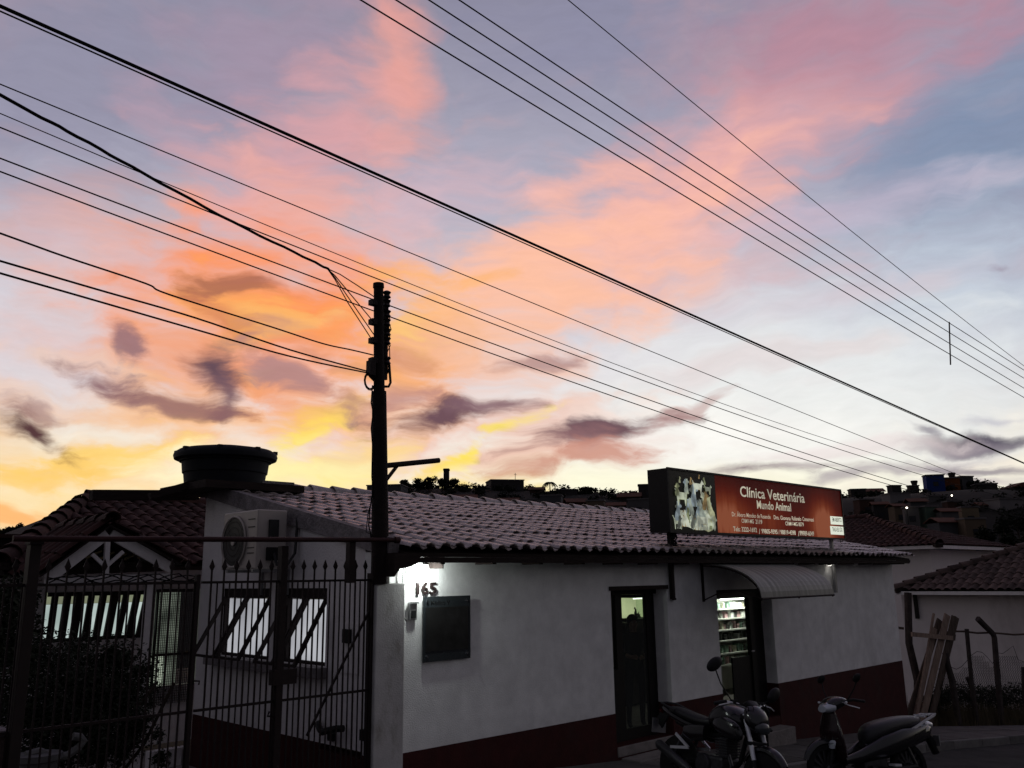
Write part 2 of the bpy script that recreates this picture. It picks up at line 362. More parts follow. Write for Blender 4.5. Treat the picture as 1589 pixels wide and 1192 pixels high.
def glass(name, tint=(.8, .85, .85), alpha=.25, rough=.08):
    m = bpy.data.materials.new(name); m.use_nodes = True; nt = m.node_tree; nt.nodes.clear()
    o = nt.nodes.new('ShaderNodeOutputMaterial'); t = nt.nodes.new('ShaderNodeBsdfTransparent'); t.inputs[0].default_value = (*tint, 1)
    p = nt.nodes.new('ShaderNodeBsdfPrincipled'); p.inputs['Base Color'].default_value = (*[v * .5 for v in tint], 1); p.inputs['Roughness'].default_value = rough
    x = nt.nodes.new('ShaderNodeMixShader'); x.inputs[0].default_value = alpha; nt.links.new(t.outputs[0], x.inputs[1]); nt.links.new(p.outputs[0], x.inputs[2]); nt.links.new(x.outputs[0], o.inputs[0]); return m
M = {}
M['wall'] = mat('white_limewash', (.80, .80, .79), .9, var=.14, scale=3.5, bump=.4, bscale=75, stain=((.5, .49, .48), 1.1, .52, .5, (1, 1, .45)), detail=9)
M['gable'] = mat('gable_limewash', (.74, .71, .71), .9, var=.07, scale=2.5, bump=.5, bscale=40, stain=((.30, .28, .27), 1.6, .56, .6, (1, 1, .4)))
M['dado'] = mat('maroon_dado_paint', (.048, .009, .009), .75, var=.25, scale=5, bump=.4, bscale=50, stain=((.04, .025, .022), 2.2, .52, .6, (1, 1, .6)))
M['pillar'] = mat('stained_plaster', (.50, .49, .48), .92, var=.16, scale=4, bump=.2, bscale=60, stain=((.17, .15, .11), 2.6, .52, .9, (1, 1, .5)))
M['band'] = mat('bare_mortar', (.22, .20, .205), .95, var=.35, scale=7, bump=1.0, bscale=28)
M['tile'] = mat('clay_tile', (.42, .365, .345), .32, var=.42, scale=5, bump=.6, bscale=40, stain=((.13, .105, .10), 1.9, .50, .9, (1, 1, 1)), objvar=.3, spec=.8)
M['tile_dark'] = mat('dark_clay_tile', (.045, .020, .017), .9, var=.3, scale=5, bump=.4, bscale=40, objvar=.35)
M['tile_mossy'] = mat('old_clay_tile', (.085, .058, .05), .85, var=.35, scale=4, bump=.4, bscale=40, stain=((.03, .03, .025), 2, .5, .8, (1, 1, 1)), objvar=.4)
M['iron'] = mat('dark_painted_iron', (.016, .009, .009), .7, var=.3, scale=20, bump=.2, spec=.25)
M['red_iron'] = mat('maroon_pipe_paint', (.035, .011, .011), .6, var=.3, scale=14, bump=.2)
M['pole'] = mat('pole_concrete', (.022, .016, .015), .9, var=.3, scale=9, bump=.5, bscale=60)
M['black'] = mat('black_plastic', (.012, .012, .013), .5, var=.2, scale=12)
M['wire'] = mat('cable_rubber', (.008, .008, .008), .9, var=.1, scale=30)
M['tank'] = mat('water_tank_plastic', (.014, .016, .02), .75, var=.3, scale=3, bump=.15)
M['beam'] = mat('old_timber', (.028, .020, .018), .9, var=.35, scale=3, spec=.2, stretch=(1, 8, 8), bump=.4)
M['whitewood'] = mat('white_painted_timber', (.72, .68, .68), .8, var=.12, scale=7, bump=.3)
M['board'] = mat('weathered_board', (.30, .22, .175), .9, var=.4, scale=5, stretch=(6, 6, .7), bump=.8, bscale=22)
M['board_dark'] = mat('dark_weathered_board', (.10, .075, .06), .9, var=.4, scale=5, stretch=(6, 6, .7), bump=.8, bscale=22)
M['post'] = mat('dark_fence_post', (.05, .04, .037), .95, var=.4, scale=8, bump=1.0, bscale=30)
M['ac'] = mat('cream_sheet_metal', (.42, .38, .35), .45, var=.08, scale=3, stain=((.28, .24, .2), 2, .55, .5, (1, 1, .4)))
M['grille'] = mat('dark_fan_grille', (.03, .03, .03), .5, var=.2, scale=10)
M['awning'] = mat('ribbed_awning_sheet', (.26, .265, .24), .5, var=.35, scale=1.5, stretch=(9, .6, .6), spec=.4)
M['frame'] = mat('dark_door_frame', (.010, .009, .009), .5, var=.2, scale=9)
M['room'] = mat('cream_room_wall', (.45, .44, .34), .9, var=.06, scale=3)
M['dim'] = mat('dim_furniture', (.05, .045, .04), .7, var=.3, scale=5)
M['shelf'] = mat('white_shelf_board', (.55, .56, .52), .6, var=.08, scale=5)
M['asphalt'] = mat('asphalt', (.045, .043, .043), .9, var=.35, scale=3, bump=.9, bscale=120, stain=((.085, .08, .075), .7, .5, .7, (1, 1, 1)))
M['concrete'] = mat('sidewalk_concrete', (.12, .112, .108), .92, var=.25, scale=2.5, bump=.8, bscale=70, stain=((.08, .075, .07), 1.2, .5, .8, (1, 1, 1)), objvar=.14)
M['kerb'] = mat('kerb_stone', (.15, .145, .14), .92, var=.3, scale=3, bump=.8, bscale=40, objvar=.15)
M['earth'] = mat('scrub_ground', (.012, .012, .009), .95, var=.5, scale=.12, bump=.3, bscale=2, stain=((.022, .016, .012), .05, .55, .7, (1, 1, 1)))
M['step'] = mat('step_concrete', (.22, .20, .19), .9, var=.25, scale=5, bump=.6)
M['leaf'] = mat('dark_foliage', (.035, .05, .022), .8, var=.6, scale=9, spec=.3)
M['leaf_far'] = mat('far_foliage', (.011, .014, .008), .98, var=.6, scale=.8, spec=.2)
M['hedge'] = mat('hedge_leaves', (.022, .028, .016), .8, var=.6, scale=8)
M['dry'] = mat('dry_grass', (.075, .06, .035), .9, var=.5, scale=5)
M['trunk'] = mat('tree_bark', (.06, .045, .035), .95, var=.3, scale=8, bump=.5)
M['zinc'] = mat('galvanised_metal', (.30, .30, .31), .4, .7, var=.15, scale=12)
M['bulb'] = glow('lamp_tube', (.92, 1.0, .95), 14)
M['porcelain'] = mat('insulator_glaze', (.03, .022, .02), .3, var=.2, scale=20)
M['chrome'] = mat('chromed_metal', (.75, .76, .80), .16, 1., var=.05, scale=10)
M['silver'] = mat('silver_plastic', (.72, .73, .77), .3, .35, var=.06, scale=10, coat=.4)
M['paint'] = mat('gloss_black_paint', (.008, .008, .010), .25, var=.1, scale=8, coat=.5, spec=.4)
M['seat'] = mat('vinyl_seat', (.018, .018, .02), .42, var=.15, scale=40, bump=.15, spec=.45)
M['tyre'] = mat('tyre_rubber', (.016, .016, .016), .85, var=.2, scale=20)
M['engine'] = mat('engine_casting', (.06, .06, .065), .4, .6, var=.3, scale=20)
M['lens'] = mat('headlight_lens', (.55, .60, .66), .08, var=.1, scale=10, spec=.9, coat=1.)
M['skin'] = mat('skin', (.30, .18, .13), .6, var=.05, scale=10)
M['shirt'] = mat('dark_shirt', (.03, .03, .035), .9, var=.2, scale=10)
M['trousers'] = mat('dark_trousers', (.02, .022, .03), .9, var=.2, scale=10)
# ------------------------------------------------------------------ ground
def zg(x): return -.75 - .075 * (max(-40, min(60, x)) - 12.7)         # street level, falling to the right
def yk(x): return -1.30 - .15 * max(0, x - 10.5)                      # kerb line
def yb(x): return 0.0 if x < 12.75 else -.36 * (min(x, 40) - 12.75)   # back edge of the pavement
def hill(x, y):
    dx, dy = x - CAM.x, y - CAM.y; d = math.hypot(dx, dy)
    a = math.degrees(math.atan2(dx * _rt.x + dy * _rt.y, dx * _fh.x + dy * _fh.y))
    e = 4.3 - .012 * (a + 3) ** 1.0 if -40 < a < 60 else 3.6
    # crest elevation seen from the street, by bearing
    tb = [(-180, 3), (-60, 2.), (-31, 2.3), (-24, 3.5), (-15, 4.95), (-10, 5.4), (-6.7, 5.85), (-2, 5.75), (2, 5.4), (7, 5.0), (13, 4.75), (21, 4.4), (25, 4.45), (28, 4.6), (33, 4.4), (60, 3.5), (180, 3)]
    for (a0, e0), (a1, e1) in zip(tb, tb[1:]):
        if a0 <= a <= a1: e = e0 + (e1 - e0) * (a - a0) / (a1 - a0)
    crest = 2.2 + math.tan(R_(e)) * 230
    near = -1.2
    if d < 34: return None
    def ss(t): t = max(0, min(1, t)); return t * t * (3 - 2 * t)
    z = near + (-15 - near) * ss((d - 34) / 60)
    z = z + (crest - z) * ss((d - 95) / 135)
    if d > 230: z = crest - ss((d - 260) / 300) * 14
    z += mnoise.noise(Vector((x * .02, y * .02, 0))) * 2.2 * min(1, (d - 34) / 50)
    return z
g = MB(); xs = [-900, -700, -520, -400, -320, -260] + list(range(-240, -40, 10)) + list(range(-40, -10, 4)) + [x * 1. for x in range(-10, 34)] + list(range(34, 60, 4)) + list(range(60, 250, 10)) + [260, 320, 400, 520, 700, 900]
ys = [-900, -700, -520, -400, -320, -260] + list(range(-240, -40, 10)) + list(range(-40, -12, 4)) + [-12, -10, -8.6, -6.2, -4, -2, -1.2, 0, .5] + [y * 1. for y in range(1, 14)] + list(range(14, 60, 4)) + list(range(60, 250, 10)) + [260, 320, 400, 520, 700, 900]
vs = []
for y in ys:
    for x in xs:
        z = hill(x, y)
        zn = zg(x) - (.35 if y < 0.2 else .55 if x < 13 else .30)
        if 0 < y < 14 and x < 13.2: zn = min(zn, -.3)
        if x > 14 and y > 3: zn -= min(2.5, (y - 3) * .4)
        if z is None: z = zn
        else:
            d = math.hypot(x - CAM.x, y - CAM.y); t = min(1, (d - 34) / 25); z = zn * (1 - t) + z * t
        if y < 1: 
            d = math.hypot(x - CAM.x, y - CAM.y)
            if d < 60: z = min(z, zn)
        vs.append((x, y, z))
nx = len(xs); g.add(vs, [(j * nx + i, j * nx + i + 1, (j + 1) * nx + i + 1, (j + 1) * nx + i) for j in range(len(ys) - 1) for i in range(nx - 1)])
tag(g.build('ground', M['earth'], smooth=True), kind='structure')
def strip(name, x0, x1, ya, ybk, dz, m, step=1.0, thick=.25):
    b = MB(); k = 0; x = x0; rows = []
    while x < x1 + 1e-6: rows.append(x); x += step
    vs = []
    for x in rows:
        for y in (ya(x), ybk(x)): vs += [(x, y, zg(x) + dz), (x, y, zg(x) + dz - thick)]
    fs = []
    for i in range(len(rows) - 1):
        a, c = i * 4, i * 4 + 4
        fs += [(a, c, c + 2, a + 2), (a, a + 1, c + 1, c), (a + 2, c + 2, c + 3, a + 3), (a + 1, a + 3, c + 3, c + 1)]
    n = (len(rows) - 1) * 4; fs += [(0, 2, 3, 1), (n, n + 1, n + 3, n + 2)]
    return tag(b.add(vs, fs).build(name, m), kind='structure')
strip('road', -26, 44, lambda x: -6.2 - .15 * max(0, x - 10.5), lambda x: yk(x) - .12, -.13, M['asphalt'])
strip('far_pavement', -26, 44, lambda x: -9 - .15 * max(0, x - 10.5), lambda x: -6.2 - .15 * max(0, x - 10.5), -.01, M['concrete'])
sw = strip('pavement', -26, 44, lambda x: yk(x) + .0, lambda x: yb(x) - .003, -.03, M['concrete'])
def quadslab(x0, x1, fa, fb, z, t):
    vs = []
    for x, y in ((x0, fa(x0)), (x1, fa(x1)), (x1, fb(x1)), (x0, fb(x0))): vs += [(x, y, zg(x) + z)]
    return MB().add(vs + [(a, b, c - t) for a, b, c in vs], [(0, 1, 2, 3), (7, 6, 5, 4), (0, 4, 5, 1), (1, 5, 6, 2), (2, 6, 7, 3), (3, 7, 4, 0)])
x = -6.0; random.seed(3)
while x < 24:
    w = random.uniform(1.1, 1.5)
    ym = lambda q: (yk(q) + yb(q)) / 2 - .05
    quadslab(x + .008, x + w - .008, lambda q: yk(q) + .012, lambda q: ym(q) - .006, random.uniform(-.004, .008), .05).build('slab', M['concrete'], sw)
    quadslab(x + .008, x + w - .008, lambda q: ym(q) + .006, lambda q: yb(q) - .012, random.uniform(-.004, .008), .05).build('slab', M['concrete'], sw)
    x += w
kerb = tag(bpy.data.objects.new('kerb', None), kind='structure'); col.objects.link(kerb)
x = -6.0
while x < 26:
    w = random.uniform(.85, 1.05)
    quadslab(x + .006, x + w - .006, lambda q: yk(q) - .12, lambda q: yk(q) - .004, random.uniform(0, .012), .22).build('kerb_stone', M['kerb'], kerb, bevel=.012)
    x += w
# yard inside the gate
MB().box(-6, -.003, .1, 8, -.22, -.12).build('yard_floor', M['step'], kind='structure')
# ------------------------------------------------------------------ clay tile roofs
def tile_mesh(name, m, w=.20, l=.40):
    prof = []
    for k in range(5): a = PI * k / 4; prof.append((-math.cos(a) * w * .33 - w * .14, math.sin(a) * .042 + .012))
    for k in range(1, 4): a = PI * k / 4; prof.append((w * .19 + (w * .31) * k / 4 + .0, .012 - math.sin(a) * .018))
    prof.append((w * .5 + .012, .012))
    b = MB(); n = len(prof); vs = []
    for (v, dz, s_) in ((-l / 2, .022, 1.06), (l / 2, .0, .94)):
        vs += [(x_ * s_, v, z_ + dz) for x_, z_ in prof]
    vs += [(x_ * 1.06, -l / 2 + .002, z_ + .022 - .014) for x_, z_ in prof]
    b.add(vs, [(i, i + 1, n + i + 1, n + i) for i in range(n - 1)] + [(2 * n + i, 2 * n + i + 1, i + 1, i) for i in range(n - 1)])
    me = b.mesh(name, m, smooth=True); return me, b
TILE = {}
def roof_tiles(parent, origin, uvec, vvec, nu, nv, m, inside=None, sp=.24, row=.36, limit=300, jit=.012, vis=True):
    key = (m.name, sp)
    if key not in TILE: TILE[key] = tile_mesh('tile', m, w=sp)
    me, tb = TILE[key]; u = Vector(uvec).normalized(); v = Vector(vvec).normalized(); n = u.cross(v).normalized(); o = Vector(origin)
    cells = []
    for i in range(nu):
        for j in range(nv):
            c = o + u * (sp * (i + .5)) + v * (row * (j + .5))
            if inside and not inside(sp * (i + .5), row * (j + .5)): continue
            rr = random.Random(i * 131 + j * 7 + int(abs(o.x) * 10))
            c = c + n * (rr.uniform(-.3, 1) * jit) + u * rr.uniform(-jit, jit) + v * rr.uniform(-jit, jit) * 1.4
            a = rr.uniform(-.03, .03); ux = u * math.cos(a) + v * math.sin(a); vx = n.cross(ux).normalized()
            T = Matrix((ux, vx, n)).transposed().to_4x4(); T.translation = c; cells.append(((c - CAM).length, T))
    cells.sort(key=lambda t: t[0])
    for d, T in cells[:limit]: inst('tile', me, parent, T)
    if cells[limit:]:
        b = MB()
        for d, T in cells[limit:]: b.add([T @ Vector(p) for p in tb.v], tb.f)
        b.build('tile_field', m, parent, smooth=True, kind='stuff')
    return cells
def ridge_caps(parent, a, b, m, l=.42, r=.10, up=(0, 0, 1)):
    a, b = Vector(a), Vector(b); d = (b - a); n = max(1, round(d.length / l)); d.normalize(); s = d.cross(Vector(up)).normalized(); w = s.cross(d)
    for i in range(n):
        rr = random.Random(i * 17 + int(a.x * 13)); c0 = a + (b - a) * (i / n) - d * .03; c1 = a + (b - a) * ((i + 1) / n) + d * .02; q = MB(); rings = []
        lift = rr.uniform(0, .014)
        for c, rad, dz in ((c0, r * 1.08, .03), (c1, r * .92, .0)):
            rings.append([c + s * rad * math.cos(PI * k / 6) + w * (rad * math.sin(PI * k / 6) + dz - .02 + lift) for k in range(7)] + [c + s * (rad - .014) * math.cos(PI * k / 6) + w * ((rad - .014) * math.sin(PI * k / 6) + dz - .02 + lift) for k in range(6, -1, -1)])
        q.loft(rings).build('ridge_tile', m, parent, smooth=True)
# ------------------------------------------------------------------ the clinic building
SL = math.atan2(3.55 - 2.56, 4.40)                    # roof pitch
X1, YB = 12.9, 4.15
clin = thing('clinic_building', 'long low white clinic with maroon dado and clay tile lean-to roof, two street doors', 'building', (0, 0, -.8))
D1, D2 = (3.78, 5.04, .08, 2.08), (6.32, 7.96, .0, 2.00)
w = MB(); T = .25
w.box(0, D1[0], 0, T, .49, 2.52).box(D1[0], D1[1], 0, T, D1[3], 2.52).box(D1[1], D2[0], 0, T, .49, 2.52).box(D2[0], D2[1], 0, T, D2[3], 2.52).box(D2[1], X1, 0, T, .49, 2.52)
w.build('facade_wall', M['wall'], clin)
dd = MB()
for a, b in ((-.003, D1[0] + .003), (D1[1] - .003, D2[0] + .003), (D2[1] - .003, X1 + .003)): dd.box(a, b, -.004, T + .003, -1.6, .488)
dd.box(D1[0] + .003, D1[1] - .003, .002, T, -1.6, D1[2] - .002).box(D2[0] + .003, D2[1] - .003, .002, T, -1.6, D2[2] - .002)
dd.build('dado', M['dado'], clin)
# gable wall with two window openings
wa, wb, wc, wd = (onX(p, 913).y for p in (347, 420, 443, 508)); wz0, wz1 = 1.31, 2.15
gw = MB(); G = .2
def roofz(y): return 2.46 + (y + .35) * math.tan(SL)
gw.box(0, G, T, wd, .52, 2.5).box(0, G, wd, wa, .52, wz0).box(0, G, wd, wa, wz1, 2.5).box(0, G, wc, wb, wz0, wz1).box(0, G, wa, YB, .52, 2.5)
gw.prism([(0, T, 2.5), (0, YB, 2.5), (0, YB, roofz(YB)), (0, T, roofz(T))], (1, 0, 0), G)
gw.build('gable_wall', M['gable'], clin)
MB().box(-.004, G, T + .003, 1.02, -1, .45).box(-.004, G, 1.02, YB + .003, -1, .518).build('dado', M['dado'], clin)
MB().box(G, X1, YB - .2, YB, -1, roofz(YB)).build('rear_wall', M['gable'], clin)
ew = MB().box(X1 - .2, X1, T, YB - .2, -1.6, 2.5); ew.prism([(X1 - .2, .02, 2.52), (X1 - .2, YB - .2, 2.52), (X1 - .2, YB - .2, roofz(YB - .2)), (X1 - .2, .02, roofz(.02))], (1, 0, 0), .2).build('end_wall', M['wall'], clin)
MB().box(G, X1 - .2, T, YB - .2, -.3, .06).build('floor', M['step'], clin)
MB().box(G, X1 - .2, T, YB - .2, 2.46, 2.5).build('ceiling', M['room'], clin)
MB().box(G, X1 - .2, 2.62, 2.72, .06, 2.46).build('partition_wall', M['room'], clin)
# roof
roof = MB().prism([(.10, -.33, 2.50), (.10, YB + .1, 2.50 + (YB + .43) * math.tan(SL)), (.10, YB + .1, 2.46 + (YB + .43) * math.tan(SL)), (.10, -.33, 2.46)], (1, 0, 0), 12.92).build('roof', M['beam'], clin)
cells = roof_tiles(roof, (.10, -.37, 2.535), (1, 0, 0), (0, math.cos(SL), math.sin(SL)), 64, 13, M['tile'], sp=.2025, row=.344, jit=.014)
ridge_caps(roof, (.12, YB + .10, 3.56), (13.05, YB + .10, 3.56), M['tile'], l=.40, r=.115)
MB().bar((.03, YB + .12, 3.535), (.03, -.22, 2.560), .2, .13, side=(1, 0, 0)).build('verge_coping', M['band'], clin)
MB().bar((12.99, YB + .1, 3.43), (12.99, -.33, 2.44), .05, .1, side=(1, 0, 0)).build('barge_board', M['beam'], clin)
for k in range(17):
    x = .62 + k * .76
    MB().box(x - .03, x + .03, -.3, -.002, 2.385, 2.455).build('rafter_tail', M['beam'], clin)
MB().box(.12, 12.98, -.335, -.31, 2.40, 2.458).build('fascia', M['beam'], clin)
MB().prism([(-.05, -.34, 2.5), (.30, -.34, 2.5), (.26, -.34, 2.40), (.16, -.34, 2.36), (.02, -.34, 2.34), (-.05, -.34, 2.26)], (0, 1, 0), .33).build('eave_bracket', M['beam'], clin)
# doorstep
MB().box(3.86, 4.95, -.32, -.006, -.45, -.06).box(3.80, 5.02, -.012, T - .01, -.05, .075).build('doorstep', M['step'], clin, bevel=.012)
MB().box(6.4, 7.9, -.28, -.006, -.7, -.13).build('doorstep', M['step'], clin, bevel=.012)
DA, DB, DC, DD = (onY(px, 1000, .2).x for px in (957, 967, 1005, 1013))
# door one : dark frame, glazed leaf, pale curtain in the sidelight
d1 = MB().box(D1[0] - .05, D1[1], .19, .25, 1.98, D1[3] + .0).box(DA, DB, .20, .26, .08, 1.98).box(DC, DD, .20, .26, .08, 1.98).box(D1[0], DA, .20, .26, .08, 1.0).box(DD, D1[1], .24, .27, .08, 1.98).build('door', M['frame'], clin)
MB().box(DB, DC, .215, .225, .22, 1.98).build('door_glass', glass('door_glass', (.85, .88, .85), .05), d1)
MB().box(DB, DC, .205, .245, .08, .22).build('lower_panel', M['frame'], d1)
MB().box(3.74, 5.06, -.02, -.005, 2.045, 2.10).build('lintel', M['beam'], clin)
q = MB()
ca = onY(949, 1000, .32).x; cb_ = onY(958, 1000, .32).x
for k in range(6): q.box(ca + (cb_ - ca) * k / 6, ca + (cb_ - ca) * (k + .9) / 6, .30 + (k % 2) * .012, .315 + (k % 2) * .012, 1.02, 1.97)
q.build('curtain', mat('pale_curtain', (.42, .42, .34), .9), d1)
# door two
d2 = MB().box(D2[0], D2[1], .16, .24, 1.86, D2[3]).box(D2[0], D2[0] + .05, .16, .24, 0, 1.86).box(7.50, 7.62, .16, .24, 0, 1.86).box(7.62, D2[1], .20, .24, 0, 1.86).build('door', M['frame'], clin)
MB().box(6.95, 7.5, .19, .215, 0, .95).build('lower_panel', M['frame'], d2)
MB().tube([(7.53, .14, 1.02), (7.44, .13, 1.02)], .012, 6).build('handle', M['zinc'], d2)
# gable windows, top-hung leaves swung out
wglow = glow('lit_window_glass', (.46, .47, .50), 1.0, 1.2, (.27, .275, .30))
for (ya, yb) in ((wb, wa), (wd, wc)):
    fr = MB().box(.02, .08, ya, yb, wz1 - .09, wz1 - .0).box(.02, .07, ya, ya + .035, wz0, wz1 - .09).box(.02, .07, yb - .035, yb, wz0, wz1 - .09).box(.02, .07, ya + .035, yb - .035, wz0, wz0 + .035).build('window', M['iron'], clin)
    n = 2; wdt = (yb - ya - .04) / n
    for k in range(n):
        y0 = ya + .02 + k * wdt; y1 = y0 + wdt; sw_ = (.40, .42)[k % 2]
        tp, bt = (.03, wz1 - .1), (-sw_ * .9, wz0 + .03)
        q = MB()
        for y in (y0 + .02, y1 - .02): q.bar((tp[0], y, tp[1]), (bt[0], y, bt[1]), .045, .03, side=(0, 1, 0))
        q.bar((bt[0], y0, bt[1]), (bt[0], y1, bt[1]), .03, .03).bar((tp[0], y0, tp[1]), (tp[0], y1, tp[1]), .03, .03)
        lf = q.build('opening_leaf', M['iron'], fr)
    MB().box(.10, .12, ya, yb, wz0, wz1 - .13).build('lit_blind', wglow, fr)
MB().prism([(-.12, wd - .05, wz0 - .12), (-.12, wa + .22, wz0 - .12), (-.12, wa + .22, wz0 - .01), (-.12, wd - .05, wz0 - .01)], (1, 0, 0), .118).build('window_sill', M['band'], clin)
# wall fittings on the gable
q = MB(); a = onX(522, 967); b = onX(557, 1047); q.box(-.012, -.001, b.y, a.y, b.z, a.z); mbx = thing('meter_box', 'flush pale meter cabinet on the gable wall behind the gate', 'meter box', (0, b.y, b.z)); q.build('cover', M['gable'], mbx)
a = onX(537, 976); b = onX(547, 998); MB().box(-.05, -.0125, b.y, a.y, b.z, a.z).build('meter_window', M['black'], mbx)
a = onX(499, 1128); b = onX(538, 1144); tp_ = thing('wall_hanger', 'small dark curved hanger low on the gable wall behind the gate', 'hanger', (0, b.y, b.z))  # plain dark hanger shape, no reel
MB().tube([(-.04 - .10 * math.sin(PI * k / 8), b.y + (a.y - b.y) * k / 8, b.z + .04 + .05 * abs(math.cos(PI * k / 8))) for k in range(9)], .035, 8).build('loop', M['black'], tp_, smooth=True)
MB().box(-.05, -.001, (a.y + b.y) / 2 - .05, (a.y + b.y) / 2 + .05, b.z - .06, b.z + .02).build('mounting_plate', M['black'], tp_)
a = onX(564, 1131); b = onX(574, 1150); MB().box(-.05, -.002, b.y, a.y, b.z, a.z).build('socket_box', M['black'], loc=(0, b.y, b.z)); o = bpy.data.objects['socket_box']; tag(o, 'small black socket box low on the gable wall beside the corner pillar', 'socket')
# ------------------------------------------------------------------ things on the facade
def text_mesh(name, s, mt, parent, x0, x1, z0, h, y, bold=0., depth=.0):
    c = bpy.data.curves.new(name, 'FONT'); c.body = s; c.size = 1; c.offset = bold; c.extrude = depth; c.resolution_u = 3
    o = bpy.data.objects.new(name, c); col.objects.link(o); bpy.context.view_layer.update()
    dg = bpy.context.evaluated_depsgraph_get(); me = bpy.data.meshes.new_from_object(o.evaluated_get(dg)); bpy.data.objects.remove(o)
    vx = [v.co.x for v in me.vertices]; a, b = min(vx), max(vx); k = (x1 - x0) / (b - a); hz = h / .72
    base = wloc(parent)
    for v in me.vertices: v.co = Vector((x0 + (v.co.x - a) * k, y - v.co.z, z0 + v.co.y * hz)) - base
    me.materials.clear(); me.materials.append(mt); o = bpy.data.objects.new(name, me); col.objects.link(o); o.parent = parent; return o
num = thing('house_number', 'dark house number 165 high on the white wall under the lamp', 'house number', (.47, 0, 2.05))
xs_ = [onY(p, 910).x for p in (644.5, 649, 653, 663, 665.5, 675.5)]
for ch, a, b in (('1', xs_[0], xs_[1]), ('6', xs_[2], xs_[3]), ('5', xs_[4], xs_[5])): text_mesh('digit', ch, M['iron'], num, a, b, 2.075, .125, -.014, .012, .012)
bell = thing('door_intercom', 'grey door intercom with small hood left of the dark plaque', 'intercom', (.38, 0, 1.8))
a = onY(633, 935); b = onY(644, 962); MB().box(a.x, b.x, -.035, -.001, b.z, a.z).build('casing', M['zinc'], bell, bevel=.004); MB().box(a.x + .02, b.x - .02, -.045, -.0355, b.z + .02, b.z + .10).build('speaker_grille', M['black'], bell); MB().box(a.x - .004, b.x + .004, -.06, -.0355, a.z - .015, a.z + .004).build('hood', M['zinc'], bell)
pq = thing('glass_plaque', 'dark printed glass plaque with bolts beneath the house number', 'plaque', (.57, 0, 1.36))
MB().box(.565, 1.245, -.036, -.028, 1.365, 2.045).build('glass_plate', mat('smoked_glass', (.03, .036, .04), .1, var=.1, spec=.8, coat=1), pq)
MB().box(.60, 1.21, -.040, -.0365, 1.47, 1.93).build('printed_field', mat('plaque_print', (.018, .018, .018), .35, var=.5, scale=6), pq)
text_mesh('lettering', 'Médico V', mat('plaque_ink', (.012, .012, .012), .5), pq, .67, .94, 1.955, .05, -.0375, .01)
for x in (.62, 1.19):
    for z in (1.42, 1.99): MB().lathe([(.012, -.05), (.012, -.0365)], (x, 0, z), 10, 'y').lathe([(.008, -.0275), (.008, -.0005)], (x, 0, z), 8, 'y').build('standoff_bolt', M['chrome'], pq)
lampo = thing('eave_lamp', 'bright white lamp tucked under the eave at the clinic corner', 'lamp', (.45, -.1, 2.35))
MB().lathe([(.03, 2.455), (.03, 2.40), (.045, 2.385)], (.50, -.15, 0), 12).build('lamp_holder', M['porcelain'], lampo)
MB().ball((.50, -.15, 2.345), .038, 10, (1, 1, 1.1)).build('bulb', M['bulb'], lampo, smooth=True)
emit_light('lamp_light', (.50, -.17, 2.27), 13, (.92, 1, .96), .03, parent=lampo)
MB().bar((.64, -.28, 2.40), (.64, -.04, 2.40), .015, .12).build('side_shade', M['beam'], lampo)
cb = thing('wall_cable', 'thin black cable drooping down the corner of the white facade', 'cable', (.32, -.03, 1.8))
MB().tube([(.30, -.03, 2.38), (.285, -.035, 2.26), (.30, -.03, 2.12), (.27, -.03, 1.98), (.30, -.02, 1.86), (.36, -.012, 1.80)], .006, 6).build('cord', M['wire'], cb, smooth=True)
MB().tube([(.31, -.05, 2.38), (.305, -.05, 2.2), (.28, -.04, 2.05), (.285, -.03, 1.7), (.28, -.02, 1.5)], .005, 6).build('cord', M['wire'], cb, smooth=True)
# second lamp near the sign's right post
l2 = thing('small_wall_lamp', 'small round white lamp beneath the eave near the right end of the clinic', 'lamp', (10.9, -.1, 2.3))
a = onY(1327, 874, -.12); MB().ball((a.x, -.12, a.z), .055, 10).build('globe', mat('milk_glass', (.7, .68, .66), .3), l2, smooth=True); MB().tube([(a.x, -.12, a.z + .04), (a.x, -.02, a.z + .10)], .014, 6).build('arm', M['zinc'], l2)
l3 = thing('bracket_lamp', 'tiny spotlight by the sign post shining down the white wall', 'lamp', (10.1, -.1, 2.4))
MB().lathe([(.02, 2.45), (.035, 2.40), (.035, 2.37)], (10.0, -.07, 0), 10).build('lamp_shade', M['black'], l3)
MB().lathe([(.03, 2.368), (.028, 2.362)], (10.0, -.07, 0), 10).build('bulb', glow('warm_bulb', (1, .95, .85), 3), l3)
emit_light('spot_light', (10.02, -.11, 2.39), .5, (1, .94, .86), .02, 'POINT', l3)
# illuminated sign
SY = -.25
sgn = thing('clinic_sign', 'long dark red backlit sign board with white lettering above the roof edge', 'sign', (7.6, -.1, 2.84))
SX0, SX1, SZ0, SZ1 = 4.84, 10.34, 2.84, 3.75
MB().box(SX0, SX1, SY + .004, .09, SZ0, SZ1).build('cabinet', M['frame'], sgn)
fr = MB().box(SX0, SX1, SY - .02, SY + .0035, SZ1 - .018, SZ1 + .012).box(SX0, SX1, SY - .02, SY + .0035, SZ0 - .012, SZ0 + .018).box(SX0 - .01, SX0 + .03, SY - .02, SY + .0035, SZ0 + .018, SZ1 - .018).box(SX1 - .03, SX1 + .01, SY - .02, SY + .0035, SZ0 + .018, SZ1 - .018).build('rim', M['black'], sgn)
PX = 6.08
